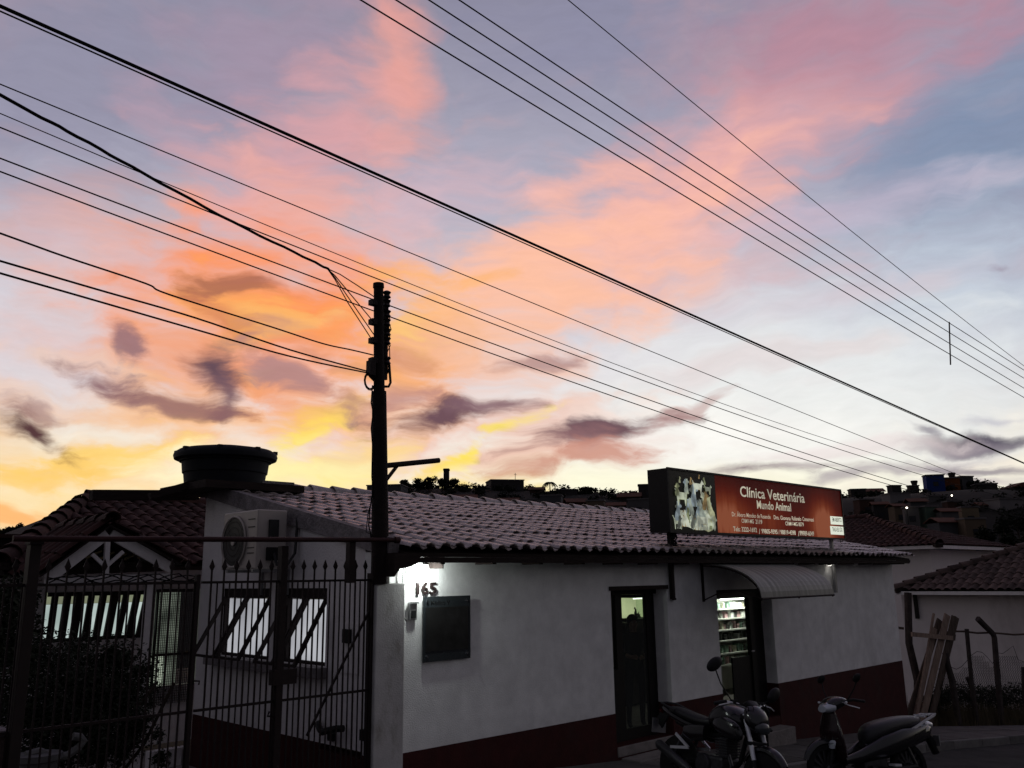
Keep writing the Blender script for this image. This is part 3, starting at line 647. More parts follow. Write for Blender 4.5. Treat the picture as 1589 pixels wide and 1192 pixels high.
# backlit red face: tubes inside make it brighter in the lower part and in two places along it
rm = bpy.data.materials.new('backlit_red'); rm.use_nodes = True; nt = rm.node_tree; b_ = nt.nodes['Principled BSDF']; b_.inputs['Base Color'].default_value = (.10, .015, .010, 1); b_.inputs['Roughness'].default_value = .35
tcn = nt.nodes.new('ShaderNodeTexCoord'); sx = nt.nodes.new('ShaderNodeSeparateXYZ'); nt.links.new(tcn.outputs['Object'], sx.inputs[0])
def nm(op, a, b=None, c=None):
    n = nt.nodes.new('ShaderNodeMath'); n.operation = op
    for i, v in enumerate((a, b, c)):
        if v is None: continue
        if isinstance(v, (int, float)): n.inputs[i].default_value = v
        else: nt.links.new(v, n.inputs[i])
    return n.outputs[0]
# object x runs from about -1.5 to 2.7 here (origin of the sign at x = 7.6), z from 0 to .91 (lamp tubes stand low in the box)
def bumpx(c, w): return nm('POWER', 2.718, nm('MULTIPLY', nm('POWER', nm('DIVIDE', nm('SUBTRACT', sx.outputs[0], c), w), 2), -1))
tubes = nm('ADD', nm('ADD', bumpx(-1.25, .55), nm('MULTIPLY', bumpx(1.95, .45), 1.25)), nm('MULTIPLY', bumpx(.1, .5), .35))
vert = nm('POWER', 2.718, nm('MULTIPLY', nm('POWER', nm('DIVIDE', nm('SUBTRACT', sx.outputs[2], .22), .42), 2), -1))
lev = nm('ADD', nm('MULTIPLY', tubes, vert), nm('MULTIPLY', vert, .22))
nz = nt.nodes.new('ShaderNodeTexNoise'); nz.inputs['Scale'].default_value = 3; mpn = nt.nodes.new('ShaderNodeMapping'); mpn.inputs['Scale'].default_value = (6, 1, .4); nt.links.new(tcn.outputs['Object'], mpn.inputs[0]); nt.links.new(mpn.outputs[0], nz.inputs['Vector'])
lev = nm('MULTIPLY', lev, nm('ADD', nm('MULTIPLY', nz.outputs['Fac'], .7), .65))
rp = nt.nodes.new('ShaderNodeValToRGB'); nt.links.new(lev, rp.inputs[0]); rp.color_ramp.elements[0].color = (.030, .0010, .0010, 1); rp.color_ramp.elements[1].color = (.42, .12, .055, 1); rp.color_ramp.elements[1].position = 1.1 if False else 1.0
k_ = rp.color_ramp.elements.new(.35); k_.color = (.13, .011, .003, 1)
k_ = rp.color_ramp.elements.new(.7); k_.color = (.26, .045, .014, 1)
nt.links.new(rp.outputs[0], b_.inputs['Emission Color']); b_.inputs['Emission Strength'].default_value = .5; b_.inputs['Roughness'].default_value = .6; b_.inputs['Specular IOR Level'].default_value = .2; b_.inputs['Base Color'].default_value = (.06, .008, .006, 1)
MB().box(PX, SX1 - .03, SY - .006, SY + .0035, SZ0 + .018, SZ1 - .018).build('red_face', rm, sgn)
MB().box(SX0 + .03, PX, SY - .0055, SY + .0035, SZ0 + .018, SZ1 - .018).build('picture_face', mat('picture_ground', (.006, .007, .006), .4), sgn)
lm = glow('backlit_lettering', (.50, .47, .36), 1.0, 1.6, (.28, .26, .20)); ls = glow('backlit_small_lettering', (.56, .50, .38), 1.0, 1.6, (.30, .24, .18))
def st(s, p0, p1, ybase, ytop, mt, bold=0.):
    a = onY(*p0, SY - .008); b = onY(*p1, SY - .008); c = onY(p0[0], ytop, SY - .008)
    text_mesh('lettering', s, mt, sgn, a.x, b.x, (a.z + b.z) / 2, c.z - a.z, SY - .0075, bold)
st('Clínica Veterinária', (1149, 769.5), (1249, 781), 0, 753, lm, .012)
st('Mundo Animal', (1175, 788.5), (1228, 794), 0, 775.5, lm, .016)
st('Dr. Álvaro Mendes de Resende', (1136, 800.5), (1196, 806), 0, 793.5, ls, .01)
st('Dra. Giovana', (1201, 806), (1227, 807.4), 0, 799.5, ls, .01)
st('Rafanelo', (1229, 807.5), (1243.5, 808.3), 0, 801, ls, .01)
st('Consorvani', (1245.5, 808.4), (1263, 809.5), 0, 802, ls, .01)
st('CRMV-MG', (1151, 811), (1170, 812.5), 0, 804.5, lm, .016)
st('2119', (1172.5, 812.6), (1183, 813.5), 0, 805.8, lm, .016)
st('CRMV-MG 8579', (1219, 815), (1247.5, 817), 0, 809, lm, .016)
st('Tels: 3222-1692', (1138, 823.3), (1175, 826.8), 0, 816, lm, .02)
st('/', (1178, 828.5), (1180, 828.5), 0, 820.5, lm, .01)
st('99805-9395 / 98819-4398', (1182, 827.3), (1235, 830.3), 0, 820.3, lm, .018)
st('/', (1239, 832), (1241, 832), 0, 824, lm, .01)
st('99989-6049', (1241.5, 830.8), (1263.5, 831.8), 0, 823.5, lm, .02)
wl = glow('backlit_white_label', (.68, .72, .60), 1.0)
for (t_, bt_, s1, s2) in ((801, 815, 'EM ABERTO', None), (816.3, 830.3, 'TRAGA SEU CÃO', None)):
    a = onY(1287.5, t_, SY); b = onY(1307.5, bt_, SY); lb = MB().box(a.x, SX1 - .04, SY - .009, SY - .0065, b.z, a.z).build('label_panel', wl, sgn)
    text_mesh('label_lettering', s1, mat('label_ink', (.05, .06, .05), .6), sgn, a.x + .07, SX1 - .09, (a.z + b.z) / 2 - .02, .075, SY - .0105, .01)
# generic animals printed on the picture face
pr = random.Random(11); pc = [(.42, .46, .34), (.28, .32, .27), (.50, .53, .42), (.17, .19, .10), (.22, .27, .29), (.25, .17, .07), (.36, .37, .22), (.10, .11, .09)]
pm = [glow('printed_fur', c, 1.0, 9, tuple(v * .35 for v in c)) for c in pc]
def shape(poly, mt, dz): 
    MB().prism([(x, SY - .006 - dz, z) for x, z in poly], (0, -1, 0), .0008).build('printed_animal', mt, sgn)
def ell(cx, cz, rx, rz, a=0, n=12): return [(cx + rx * math.cos(t) * math.cos(a) - rz * math.sin(t) * math.sin(a), cz + rx * math.cos(t) * math.sin(a) + rz * math.sin(t) * math.cos(a)) for t in [2 * PI * k / n for k in range(n)]]
def animal(cx, cz, s, mt, flip, dz, sit=False):
    f = -1 if flip else 1
    def P2(l): return [(cx + f * s * x, cz + s * z) for x, z in l]
    if sit: body = [(-.34, 0), (-.40, .2), (-.30, .48), (-.12, .78), (-.10, .98), (-.14, 1.12), (-.02, 1.06), (.10, 1.12), (.16, .96), (.32, .88), (.32, .78), (.12, .72), (.12, .45), (.20, 0), (.08, 0), (.02, .3), (-.04, 0)]
    else: body = [(-.55, .78), (-.70, .98), (-.74, .94), (-.60, .68), (-.55, .40), (-.50, 0), (-.42, 0), (-.38, .36), (.18, .36), (.22, 0), (.30, 0), (.36, .42), (.44, .72), (.62, .70), (.66, .80), (.50, .92), (.44, 1.04), (.36, .92), (.22, .76)]
    shape(P2(body), mt, dz)
spots = [(5.05, 3.0, .30, 4, 0, 1), (5.18, 3.22, .30, 0, 0, 0), (5.22, 2.92, .26, 2, 1, 1), (5.42, 2.90, .24, 7, 0, 1), (5.05, 3.36, .20, 3, 0, 1), (5.30, 3.42, .22, 1, 0, 1), (5.48, 3.22, .36, 4, 0, 1), (5.62, 3.02, .34, 1, 1, 1), (5.60, 3.40, .26, 2, 0, 0), (5.86, 3.42, .17, 0, 0, 0),
         (5.85, 3.0, .42, 6, 1, 1), (5.70, 2.88, .30, 2, 0, 0), (5.95, 2.90, .22, 0, 1, 1), (5.52, 2.88, .22, 2, 0, 1), (5.40, 3.54, .12, 5, 0, 1), (5.75, 3.56, .12, 3, 1, 1), (5.12, 3.55, .10, 6, 0, 1), (5.76, 3.18, .3, 5, 0, 1), (5.35, 3.1, .26, 1, 1, 1), (5.02, 2.89, .20, 7, 0, 1), (5.62, 3.64, .07, 5, 0, 1)]
shape(ell(5.62, 2.97, .40, .09), pm[2], .0001)
shape(ell(5.82, 3.06, .22, .20), pm[6], .00005)
sp2 = random.Random(3); spots = [(x - .02, z, s * .95, (c + 3) % 8, 1 - fl, si) for x, z, s, c, fl, si in spots[::-1] if z < 3.5] + [(4.98 + .16 * k, 2.88 + .05 * (k % 3), .24, (0, 2, 3, 1, 4, 2)[k % 6], k % 2, k % 3 > 0) for k in range(7)] + spots
for i, (x, z, s, c, fl, si) in enumerate(spots): animal(min(max(x, SX0 + .22), PX - .16), z, s * .85, pm[c], fl, .0002 + i * .0006, si)
for x, zb in ((5.12, 1.9), (10.2, 1.88)):
    MB().bar((x, -.045, zb), (x, -.045, SZ0), .055, .055, side=(0, 1, 0)).build('support_post', M['zinc'] if x > 9 else M['iron'], sgn)
MB().bar((5.12, -.045, 1.9), (5.20, -.03, 1.90), .03, .03).build('anchor', M['iron'], sgn)
q = MB(); rr = random.Random(4)
for k in range(7): q.tube([(5.02 + rr.uniform(-.08, .05), -.2 + rr.uniform(-.03, .03), 2.83 - j * .035 + rr.uniform(-.01, .01)) for j in range(6)], .012, 5)
q.build('cable_bundle', M['wire'], sgn)
for x in (5.35, 9.95, 10.25): MB().lathe([(.008, 2.78), (.008, 2.84)], (x, -.2, 0), 6).build('bolt', M['iron'], sgn)
# awning
aw_ = thing('door_awning', 'curved ribbed grey awning over the right-hand clinic door', 'awning', (7, 0, 2.4))
ax0, ax1, ay = onY(1182, 926, -1.0).x, onY(1294, 922, -1.0).x, -1.0; az1, az0 = 2.40, 1.90
def arc(t): a = t * PI / 2; return (-math.sin(a) ** 1 * abs(ay), az0 + (az1 - az0) * math.cos(a) ** .9 if a < PI / 2 else az0)
prof = [arc(k / 12) for k in range(13)]
q = MB(); n_ = 28; vs = []
for i in range(n_ + 1):
    x = ax0 + (ax1 - ax0) * i / n_
    for (y, z) in prof: vs.append((x, y, z + (.006 if i % 2 else 0)))
for (y, z) in prof: pass
k = 13; fs = [(i * k + j, i * k + j + 1, (i + 1) * k + j + 1, (i + 1) * k + j) for i in range(n_) for j in range(k - 1)]
sh = q.add(vs, fs).build('ribbed_sheet', M['awning'], aw_); so = sh.modifiers.new('t', 'SOLIDIFY'); so.thickness = .008
for x in (ax0 + .012, (ax0 + ax1) / 2, ax1 - .012): MB().tube([(x, y * .985, z - .034) for y, z in prof], .012, 6).build('curved_rib', M['iron'], aw_)
MB().tube([(ax0, ay, az0 - .01), (ax1, ay, az0 - .01)], .016, 6).build('front_rail', M['iron'], aw_)
for x in (ax0 + .012, ax1 - .012):
    MB().bar((x, -.02, 1.84), (x, -.02, 2.4), .03, .03, side=(0, 1, 0)).build('wall_bracket', M['iron'], aw_)
    MB().tube([(x, -.02, 1.86), (x, -.3, 1.97), (x, -.62, 2.0), (x, -1.0, 1.885)], .01, 6).build('stay', M['iron'], aw_, smooth=True)
# ------------------------------------------------------------------ inside the shop
aq = thing('aquarium', 'lit aquarium with dark rocks seen through the glazed left door', 'aquarium', (7.1, 2.3, 1.5))
a, b = onY(966, 928, 2.2), onY(1005, 957, 2.2)
a = onY(966, 928, 2.5); b = onY(1006, 957, 2.5)
MB().box(a.x, b.x, 2.56, 2.575, b.z, a.z).build('back_panel', glow('lit_water', (.55, .60, .34), 1.0, 3, (.40, .45, .25)), aq)
MB().box(a.x - .03, b.x + .03, 2.18, 2.58, a.z + .002, a.z + .05).box(a.x - .03, b.x + .03, 2.18, 2.58, b.z - .05, b.z - .002).build('tank_frame', M['black'], aq)
MB().box(a.x - .02, b.x - .2, 2.22, 2.25, a.z - .02, a.z - .002).build('light_strip', glow('strip', (.85, .95, .8), 3.0), aq)
MB().box(a.x, b.x, 2.195, 2.203, b.z, a.z - .03).build('front_glass', glass('aq_glass', (.9, .95, .9), .06), aq)
for cx, sz, hh in ((a.x + .17, .09, .20), (a.x + .26, .06, .12), (b.x - .14, .09, .22)):
    q = MB(); rr = random.Random(int(cx * 100))
    for k in range(7): q.ball((cx + rr.uniform(-.5, .5) * sz, 2.35, b.z + hh * k / 7), sz * (1 - k / 9) * rr.uniform(.4, .7), 6, (1, .6, 1.1))
    q.build('rock', M['dim'], aq)
emit_light('aquarium_room_fill', ((a.x + b.x) / 2, 2.12, a.z - .02), 1.6, (.95, 1, .8), .5, 'AREA', aq, rot=(R_(-55), 0, 0), size_y=.06)  # area lamp added before the tank to light room and curtain
cab = thing('aquarium_cabinet', 'dark cabinet carrying the lit aquarium behind the left door', 'cabinet', (7.1, 2.3, .06))
MB().box(a.x - .4, b.x + .6, 2.15, 2.6, .10, b.z - .055).build('carcass', M['dim'], cab); MB().box(a.x - .35, b.x + .55, 2.2, 2.55, .06, .10).build('plinth', M['frame'], cab)
for k in range(3): x = a.x - .38 + k * .55; MB().box(x + .01, x + .54, 2.13, 2.149, .14, b.z - .1).build('cabinet_door', M['dim'], cab)
# desk and papers low down behind the left sidelight
dk = thing('reception_desk', 'dark reception desk inside the left doorway behind the curtain', 'desk', (5.0, 1.5, .06))
MB().box(4.55, 5.35, 1.45, 2.1, .96, 1.0).build('desk_top', M['dim'], dk)
for x, y in ((4.6, 1.5), (5.3, 1.5), (4.6, 2.05), (5.3, 2.05)): MB().box(x - .03, x + .03, y - .03, y + .03, .06, .96).build('leg', M['dim'], dk)
pp = thing('paper_stack', 'pale stack of papers on the dark reception desk', 'papers', (4.8, 1.6, 1.0)); MB().box(4.65, 4.95, 1.5, 1.75, 1.001, 1.03).build('sheets', M['shelf'], pp); MB().obox((4.8, 1.63, 1.036), (.14, .02, 0), (-.02, .11, 0), (0, 0, .004)).build('top_sheet', M['room'], pp)
# shelf with goods behind the right door
shf = thing('display_shelf', 'white wall shelving stocked with packets behind the right door', 'shelf', (9.4, 1.9, .06))
sx0, sx1 = 8.55, 10.45; lv = [.62, .82, 1.05, 1.24, 1.44, 1.62]
MB().box(sx0, sx1, 2.02, 2.04, .1, 2.0).build('back_board', M['shelf'], shf)
for z in lv: MB().box(sx0, sx1, 1.62, 2.018, z - .03, z - .008).build('shelf_board', M['shelf'], shf)
for x in (sx0 - .02, sx1): MB().box(x, x + .02, 1.62, 2.04, .06, 2.02).build('side_panel', M['frame'], shf)
tb = thing('shelf_tube_lamp', 'bright fluorescent tube over the top shelf behind the right door', 'lamp', (9.3, 1.6, 1.8))
MB().tube([(8.93, 1.60, 1.785), (9.85, 1.60, 1.785)], .018, 8).build('tube', glow('shop_tube', (.9, 1, .88), 5), tb); MB().box(8.85, 9.93, 1.57, 1.63, 1.81, 1.85).build('housing', M['shelf'], tb)
emit_light('tube_light', (9.38, 1.50, 1.76), 8, (.92, 1, .86), .9, 'AREA', tb, rot=(R_(38), 0, 0), size_y=.05)
pcol = [mat('packet_' + n_, c, .6, var=.25, scale=14) for n_, c in (('white', (.6, .61, .58)), ('green', (.20, .30, .24)), ('cream', (.52, .50, .40)), ('grey', (.34, .34, .34)), ('dark', (.05, .05, .05)), ('pink', (.45, .28, .30)))]
rr = random.Random(21)
nm_l = ['bottom', 'fifth', 'fourth', 'third', 'second', 'top']
for li, z in enumerate(lv):
    x = sx0 + .12
    while x < sx1 - .2:
        wv = rr.uniform(.05, .12); hv = rr.uniform(.09, .15) if li < 5 else rr.uniform(.07, .12); y0 = 1.66 + rr.uniform(0, .05)
        ci = rr.randrange(6) if li < 5 else rr.randrange(3); mt = pcol[ci]; cn = ('white', 'green', 'cream', 'grey', 'dark', 'pink')[ci]
        if rr.random() < .35:
            o = MB().lathe([(wv * .38, 0), (wv * .4, hv * .68), (wv * .16, hv * .8), (wv * .16, hv)], (x + wv / 2, y0 + .06, z - .007), 10).build('bottle', mt, loc=(x + wv / 2, y0 + .06, z - .007)); c_ = 'bottle'
        else:
            o = MB().box(x, x + wv, y0, y0 + .12, z - .007, z - .007 + hv).add([], []).box(x + .006, x + wv - .006, y0 - .0015, y0 - .0003, z + hv * .25, z + hv * .6).build('packet', mt, loc=(x + wv / 2, y0 + .06, z - .007)); c_ = 'packet'
        tag(o, 'small %s pet shop %s on the %s shelf behind the right door' % (cn, c_, nm_l[li]), c_, group='%s %ss on the %s shelf of the lit display' % (cn, c_, nm_l[li]))
        x += wv + rr.choice([.01, .015, .03, .09])
# ------------------------------------------------------------------ gate pillar, pole and its fittings
pil = thing('gate_pillar', 'stained white masonry gate pillar at the clinic corner carrying the pole', 'pillar', (.05, -.1, -.2))
a, b = onY(584, 903, -.135), onY(629, 903, -.135)
q = MB().box(a.x, b.x, -.135, -.006, -.6, 2.195); q.build('pillar_shaft', M['pillar'], pil, bevel=.012)
PLX = onY(590, 840, -.10).x; PTX = onY(587.5, 445, -.10).x
def pol(z): t = (z - 2.6) / (5.35 - 2.6); return Vector((PLX + (PTX - PLX) * t, -.10, z))
zt = onY(587, 440, -.10).z; zm = onY(590, 608, -.10).z
pole = thing('utility_pole', 'dark slim service pole rising from the gate pillar with insulator rack', 'pole', (PLX, -.1, 2.2))
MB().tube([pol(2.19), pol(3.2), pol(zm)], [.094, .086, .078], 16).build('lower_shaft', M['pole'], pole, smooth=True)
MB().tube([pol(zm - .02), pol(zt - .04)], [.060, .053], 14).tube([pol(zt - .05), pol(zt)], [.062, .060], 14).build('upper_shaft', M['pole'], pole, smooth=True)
def hp(x, y): return onY(x, y, -.10)
for k, yy in enumerate((470, 500, 529, 560)):
    p = hp(580, yy); r_ = hp(600, yy); MB().box(p.x - .045, p.x + .035, -.14, -.06, p.z - .03, p.z + .03).build('clamp', M['iron'], pole)
    z = p.z + .03; cx = hp(600, yy).x
    for dz in (.0, .10) if k < 3 else (.0,):
        MB().lathe([(.025, z + dz - .045), (.048, z + dz - .03), (.03, z + dz), (.048, z + dz + .03), (.025, z + dz + .045)], (cx, -.10, 0), 12).build('insulator', M['porcelain'], pole, smooth=True)
MB().box(hp(596, 470).x, hp(602, 470).x, -.115, -.085, hp(600, 590).z, hp(600, 462).z).build('rack', M['iron'], pole)
rr = random.Random(5)
for k in range(6):
    ps = [hp(598 + rr.uniform(-3, 6), 470 + j * 14 + rr.uniform(-4, 4)) for j in range(9)]
    MB().tube([(p.x, -.10 + rr.uniform(-.04, .04), p.z) for p in ps], .006, 5).build('jumper_wire', M['wire'], pole)
cnd = [hp(604, 566), hp(605, 580), hp(606, 594), hp(603, 600), hp(597, 600)]
MB().tube(cnd, .014, 8).build('conduit', M['iron'], pole, smooth=True)
a = hp(570, 560); b = hp(578, 584); MB().box(a.x, b.x, -.16, -.08, b.z, a.z).build('junction_box', M['iron'], pole); MB().bar(hp(575, 582), hp(583, 590), .04, .04).build('bracket', M['iron'], pole)
for s_ in (1, .8, .9):
    c = hp(572.5, 592); MB().tube([(c.x + .075 * s_ * math.cos(2 * PI * k / 14), -.12, c.z + .10 * s_ * math.sin(2 * PI * k / 14)) for k in range(15)], .005, 5).build('cable_loop', M['wire'], pole, smooth=True)
MB().tube([(hp(x, y).x, -.10, hp(x, y).z) for x, y in ((578, 598), (576, 625), (579, 640), (576, 665), (578, 690), (577, 740), (579, 760), (574, 790), (572, 815), (577, 838))], .007, 5).build('down_cable', M['wire'], pole, smooth=True)
MB().tube([(hp(x, y).x, -.10, hp(x, y).z) for x, y in ((578, 770), (571, 798), (568, 826), (578, 830), (576, 842))], .005, 5).build('down_cable', M['wire'], pole, smooth=True)
a = hp(596, 723); b = hp(681, 714.5); MB().tube([a, b], .030, 10).build('lamp_arm', M['iron'], pole, smooth=True); MB().bar(hp(597, 748), hp(617, 722), .03, .03).build('arm_brace', M['iron'], pole)
# ------------------------------------------------------------------ overhead wires
def fit(pts, x0, x1, n=36):                         # least-squares parabola z(x) through measured points
    S = [[0.] * 4 for _ in range(3)]
    for p in pts:
        b_ = (1, p[0], p[0] ** 2)
        for i in range(3):
            for j in range(3): S[i][j] += b_[i] * b_[j]
            S[i][3] += b_[i] * p[1]
    for i in range(3):
        pv = S[i][i]; S[i] = [v / pv for v in S[i]]
        for j in range(3):
            if j != i: f = S[j][i]; S[j] = [u - f * v for u, v in zip(S[j], S[i])]
    c = [S[i][3] for i in range(3)]
    return [(x0 + (x1 - x0) * k / n, c[0] + c[1] * (x0 + (x1 - x0) * k / n) + c[2] * (x0 + (x1 - x0) * k / n) ** 2) for k in range(n + 1)]
WD = [('A', .6, [(0, 133), (300, 249), (600, 379.5), (700, 419.6), (1467, 727), (1490, 740)], .0062, 'thin power wire, highest of the lower set passing behind the slim pole'),
      ('B', .6, [(0, 183), (600, 422), (700, 460), (1203, 660), (1440, 727)], .005, 'faintest thin wire just below the highest of the lower set'),
      ('C', .6, [(0, 198), (600, 438), (700, 478), (1427, 736)], .0068, 'thin power wire brushing the very top of the slim pole'),
      ('D', .6, [(0, 246), (536, 448), (640, 488), (700, 510), (1400, 751)], .0072, 'thin wire crossing behind the uppermost insulator of the slim pole'),
      ('E', .6, [(0, 266), (487, 449.6), (640, 504), (700, 526), (1385, 753.7)], .0072, 'lowest thin wire running on over the tiled roof to the hill'),
      ('J', -2.2, [(0, 7), (300, 141), (600, 282), (980, 449), (1250, 565), (1589, 719)], .0118, 'thick black cable cutting the sky from upper left to lower right'),
      ('J2', -2.2, [(0, 14), (300, 149), (600, 287.5), (980, 453), (1250, 568), (1589, 720)], .0055, 'thin wire running close beneath the thick black cable'),
      ('K', -2.2, [(560, 0), (989, 260.6), (1304, 449), (1589, 617)], .0072, 'lowest of the four parallel street wires at upper right'),
      ('L', -2.2, [(615, 0), (989, 235), (1336, 449), (1589, 602.5)], .0072, 'second lowest of the four parallel street wires at upper right'),
      ('M', -2.2, [(665, 0), (989, 209), (1365, 449), (1589, 587)], .0072, 'second highest of the four parallel street wires at upper right'),
      ('N', -2.2, [(713, 0), (989, 185), (1392, 449), (1589, 574.5)], .0072, 'highest of the four parallel street wires at upper right'),
      ('O', -2.2, [(882, 0), (989, 89), (1435, 449), (1589, 568)], .006, 'single steep wire far above the four parallel street wires')]
for nme, yv, pts, r, lab in WD:
    pp_ = [onY(x, y, yv) for x, y in pts]; xz = [(p.x, p.z) for p in pp_]
    cv = fit(xz, -9, 46 if yv > 0 else 40)
    o = MB().tube([(x, yv, z) for x, z in cv], r, 6).build('overhead_wire' if nme != 'J' else 'overhead_cable', M['wire'], smooth=True); tag(o, lab, 'wire', 'overhead wires along the street')
a, b = onY(1473, 500, -2.2), onY(1475, 566, -2.2)
tag(MB().tube([(a.x, -2.2, a.z), (b.x, -2.2, b.z)], .013, 8).build('wire_spacer', M['iron']), 'short upright rod clipped across the four street wires', 'spacer')
nrm = Vector((1.35, -4.85, 0)).normalized()
def svc(name, pts, r, lab, wob=0, ext=True):
    ps = [onP(x, y, (-.15, -.12), (nrm.x, nrm.y)) for x, y in pts]
    if ext:
        d = (ps[0] - ps[1]).normalized(); ps = [ps[0] + d * 6, ps[0] + d * 2] + ps
    out = []
    for i in range(len(ps) - 1):
        for k in range(6):
            t = k / 6; p0 = ps[max(i - 1, 0)]; p1, p2 = ps[i], ps[i + 1]; p3 = ps[min(i + 2, len(ps) - 1)]
            out.append(.5 * ((2 * p1) + (p2 - p0) * t + (2 * p0 - 5 * p1 + 4 * p2 - p3) * t * t + (3 * p1 - p0 - 3 * p2 + p3) * t ** 3))
    out.append(ps[-1])
    if wob: out = [p + Vector((0, 0, math.sin(i * 1.7) * wob)) for i, p in enumerate(out)]
    return tag(MB().tube(out, r, 6).build(name, M['wire'], smooth=True), lab, 'wire', 'service wires ending at the slim pole')
svc('service_wire', [(0, 362), (103, 399), (226, 440), (262, 457), (420, 507), (500, 533), (545, 543), (579, 551)], .0072, 'wavy service wire reaching the slim pole above its junction box')
svc('service_wire', [(0, 405), (150, 449), (302, 493), (450, 543), (569, 576)], .0078, 'upper one of the close pair of wires into the pole junction box')
svc('service_wire', [(0, 424), (150, 467), (302, 511), (450, 553), (569, 578.5)], .0078, 'lower one of the close pair of wires into the pole junction box')
big = svc('service_cable', [(0, 148), (120, 212), (226, 271), (362, 345), (470, 398), (510, 418)], .0125, 'thick twisted service cable that fans out into strands before the pole', wob=.004)
for k, (ex, ey) in enumerate(((582, 463), (580, 500), (580, 519), (577, 527))):
    pts = [(508, 417), (520, 425 + k * 3), (540, 443 + k * 9 if k else 437), (ex, ey)]
    if k == 0: pts = [(508, 417), (528, 426), (556, 444), (581, 461)]
    ps = [onP(x, y, (-.15, -.12), (nrm.x, nrm.y)) for x, y in pts]
    MB().tube(ps, .006, 5).build('strand', M['wire'], big, smooth=True)
# ------------------------------------------------------------------ gate and railings
GY = -.05
def spear_bar(x, z0, z1): 
    q = MB().box(-.007, .007, -.007, .007, z0, z1)
    q.loft([[(c * .006, s * .006, z1 - .002) for c, s in ((1, 1), (-1, 1), (-1, -1), (1, -1))], [(c * .024, s * .008, z1 + .035) for c, s in ((1, 1), (-1, 1), (-1, -1), (1, -1))], [(c * .001, s * .001, z1 + .10) for c, s in ((1, 1), (-1, 1), (-1, -1), (1, -1))]])
    return q
gm = spear_bar(0, .30, 2.335).mesh('spear_bar', M['iron']); sm_ = MB().box(-.0055, .0055, -.0055, .0055, .30, 2.222).mesh('short_bar', M['iron'])
def railing(par, x0, x1, sp=.125, rails=(2.23, 1.155)):
    n = max(1, round((x1 - x0) / sp))
    for i in range(n):
        x = x0 + (i + .5) * (x1 - x0) / n
        inst('spear_bar', gm, par, Matrix.Translation((x, GY, 0))); inst('short_bar', sm_, par, Matrix.Translation((x + (x1 - x0) / n / 2, GY, 0)))
    for z in rails: MB().box(x0 - .03, x1 + .03, GY - .012, GY + .012, z - .010, z + .012).build('rail', M['iron'], par)
    MB().box(x0 - .03, x1 + .03, GY - .015, GY + .015, .31, .34).build('rail', M['iron'], par)
X = lambda px, py=1000: onY(px, py, GY).x
g1 = thing('gate_leaf', 'dark iron spear-topped gate leaf with diagonal brace next to the corner pillar', 'gate', (X(505), GY, .3), 'iron gate leaves')
a = onY(584, 903, -.135); railing(g1, X(441), X(572)); MB().bar(onY(476, 1142, GY + .02), onY(576, 942, GY + .02), .02, .02).build('brace', M['iron'], g1)
MB().box(X(572), a.x - .004, -.10, -.0, .25, 2.3).build('hinge_stile', M['iron'], g1)
a, b = onY(421, 1040, GY), onY(456, 1060, GY); MB().box(a.x, b.x, GY - .05, GY + .04, b.z, a.z).build('lock_box', M['iron'], g1)
MB().box(X(428), X(438), GY - .045, GY + .035, .22, 2.56).build('lock_stile', M['iron'], g1)
g2 = thing('gate_leaf', 'dark iron spear-topped gate leaf left of the lock box, in front of the gable windows', 'gate', (X(370), GY, .3), 'iron gate leaves')
railing(g2, X(312), X(425)); MB().tube([(X(418, 1104), GY, onY(418, 1104, GY).z), (X(420), GY, onY(420, 1111, GY).z), (X(432), GY, onY(430, 1111, GY).z)], .009, 6).build('bolt_handle', M['iron'], g2)
g3 = thing('iron_railing', 'long dark iron spear-topped railing in front of the dark shrubs', 'railing', (X(170), GY, .3))
railing(g3, X(48), X(296), sp=.145); MB().box(X(297), X(303), GY - .025, GY + .025, .2, 2.3).build('end_post', M['iron'], g3)
MB().tube([(X(302), GY - .03, onY(302, 1056, GY).z), (X(309), GY - .05, onY(309, 1056, GY).z), (X(308), GY - .05, onY(308, 1062, GY).z)], .008, 6).build('latch', M['iron'], g3)
g4 = thing('iron_railing', 'short dark iron railing left of the thick brown gate post', 'railing', (X(10), GY, .3)); railing(g4, X(28) - 1.6, X(25), sp=.12)
gp = thing('gate_post', 'thick brown square gate post near the left end of the railings', 'post', (X(36), GY, .3)); MB().box(X(28), X(46), GY - .06, GY + .05, .25, 2.54).build('post_shaft', mat('brown_post_paint', (.024, .017, .016), .6, var=.2), gp, bevel=.004); MB().box(X(28) - .01, X(46) + .01, GY - .07, GY + .06, 2.54, 2.56).build('post_cap', M['iron'], gp)
lw = thing('low_wall', 'low rough brownish wall under the short railing at far left', 'wall', (-4.3, .1, .2)); a = onY(2, 1140, .12); b = MB().box(-5.6, X(33), .03, .22, .1, a.z).build('wall_body', mat('rough_render', (.13, .095, .09), .95, var=.3, scale=6, bump=.8), lw); MB().box(-5.62, X(33) + .01, .01, .24, a.z, a.z + .04).build('coping', M['band'], lw)
pipe = thing('overhead_pipe', 'maroon painted pipe running level above the gates into the corner pole', 'pipe', (-1.7, -.23, 2.6))
pA, pB = onY(20, 836, -.23), onY(618, 838, -.23)
MB().tube([pA, pB], .023, 12).build('pipe_run', M['red_iron'], pipe, smooth=True); MB().lathe([(.034, pB.x - .05), (.034, pB.x + .01)], (0, -.23, pB.z), 12, 'x').build('end_cap', M['red_iron'], pipe)
for px in (533,): x = X(px, 870); MB().box(x - .035, x + .035, -.21, -.14, onY(533, 905, -.2).z, pB.z - .026).build('hanger_plate', M['iron'], pipe)
x = X(567, 880); MB().box(x - .015, x + .015, -.2, -.17, 2.28, 2.50).build('hanger_plate', M['iron'], pipe)
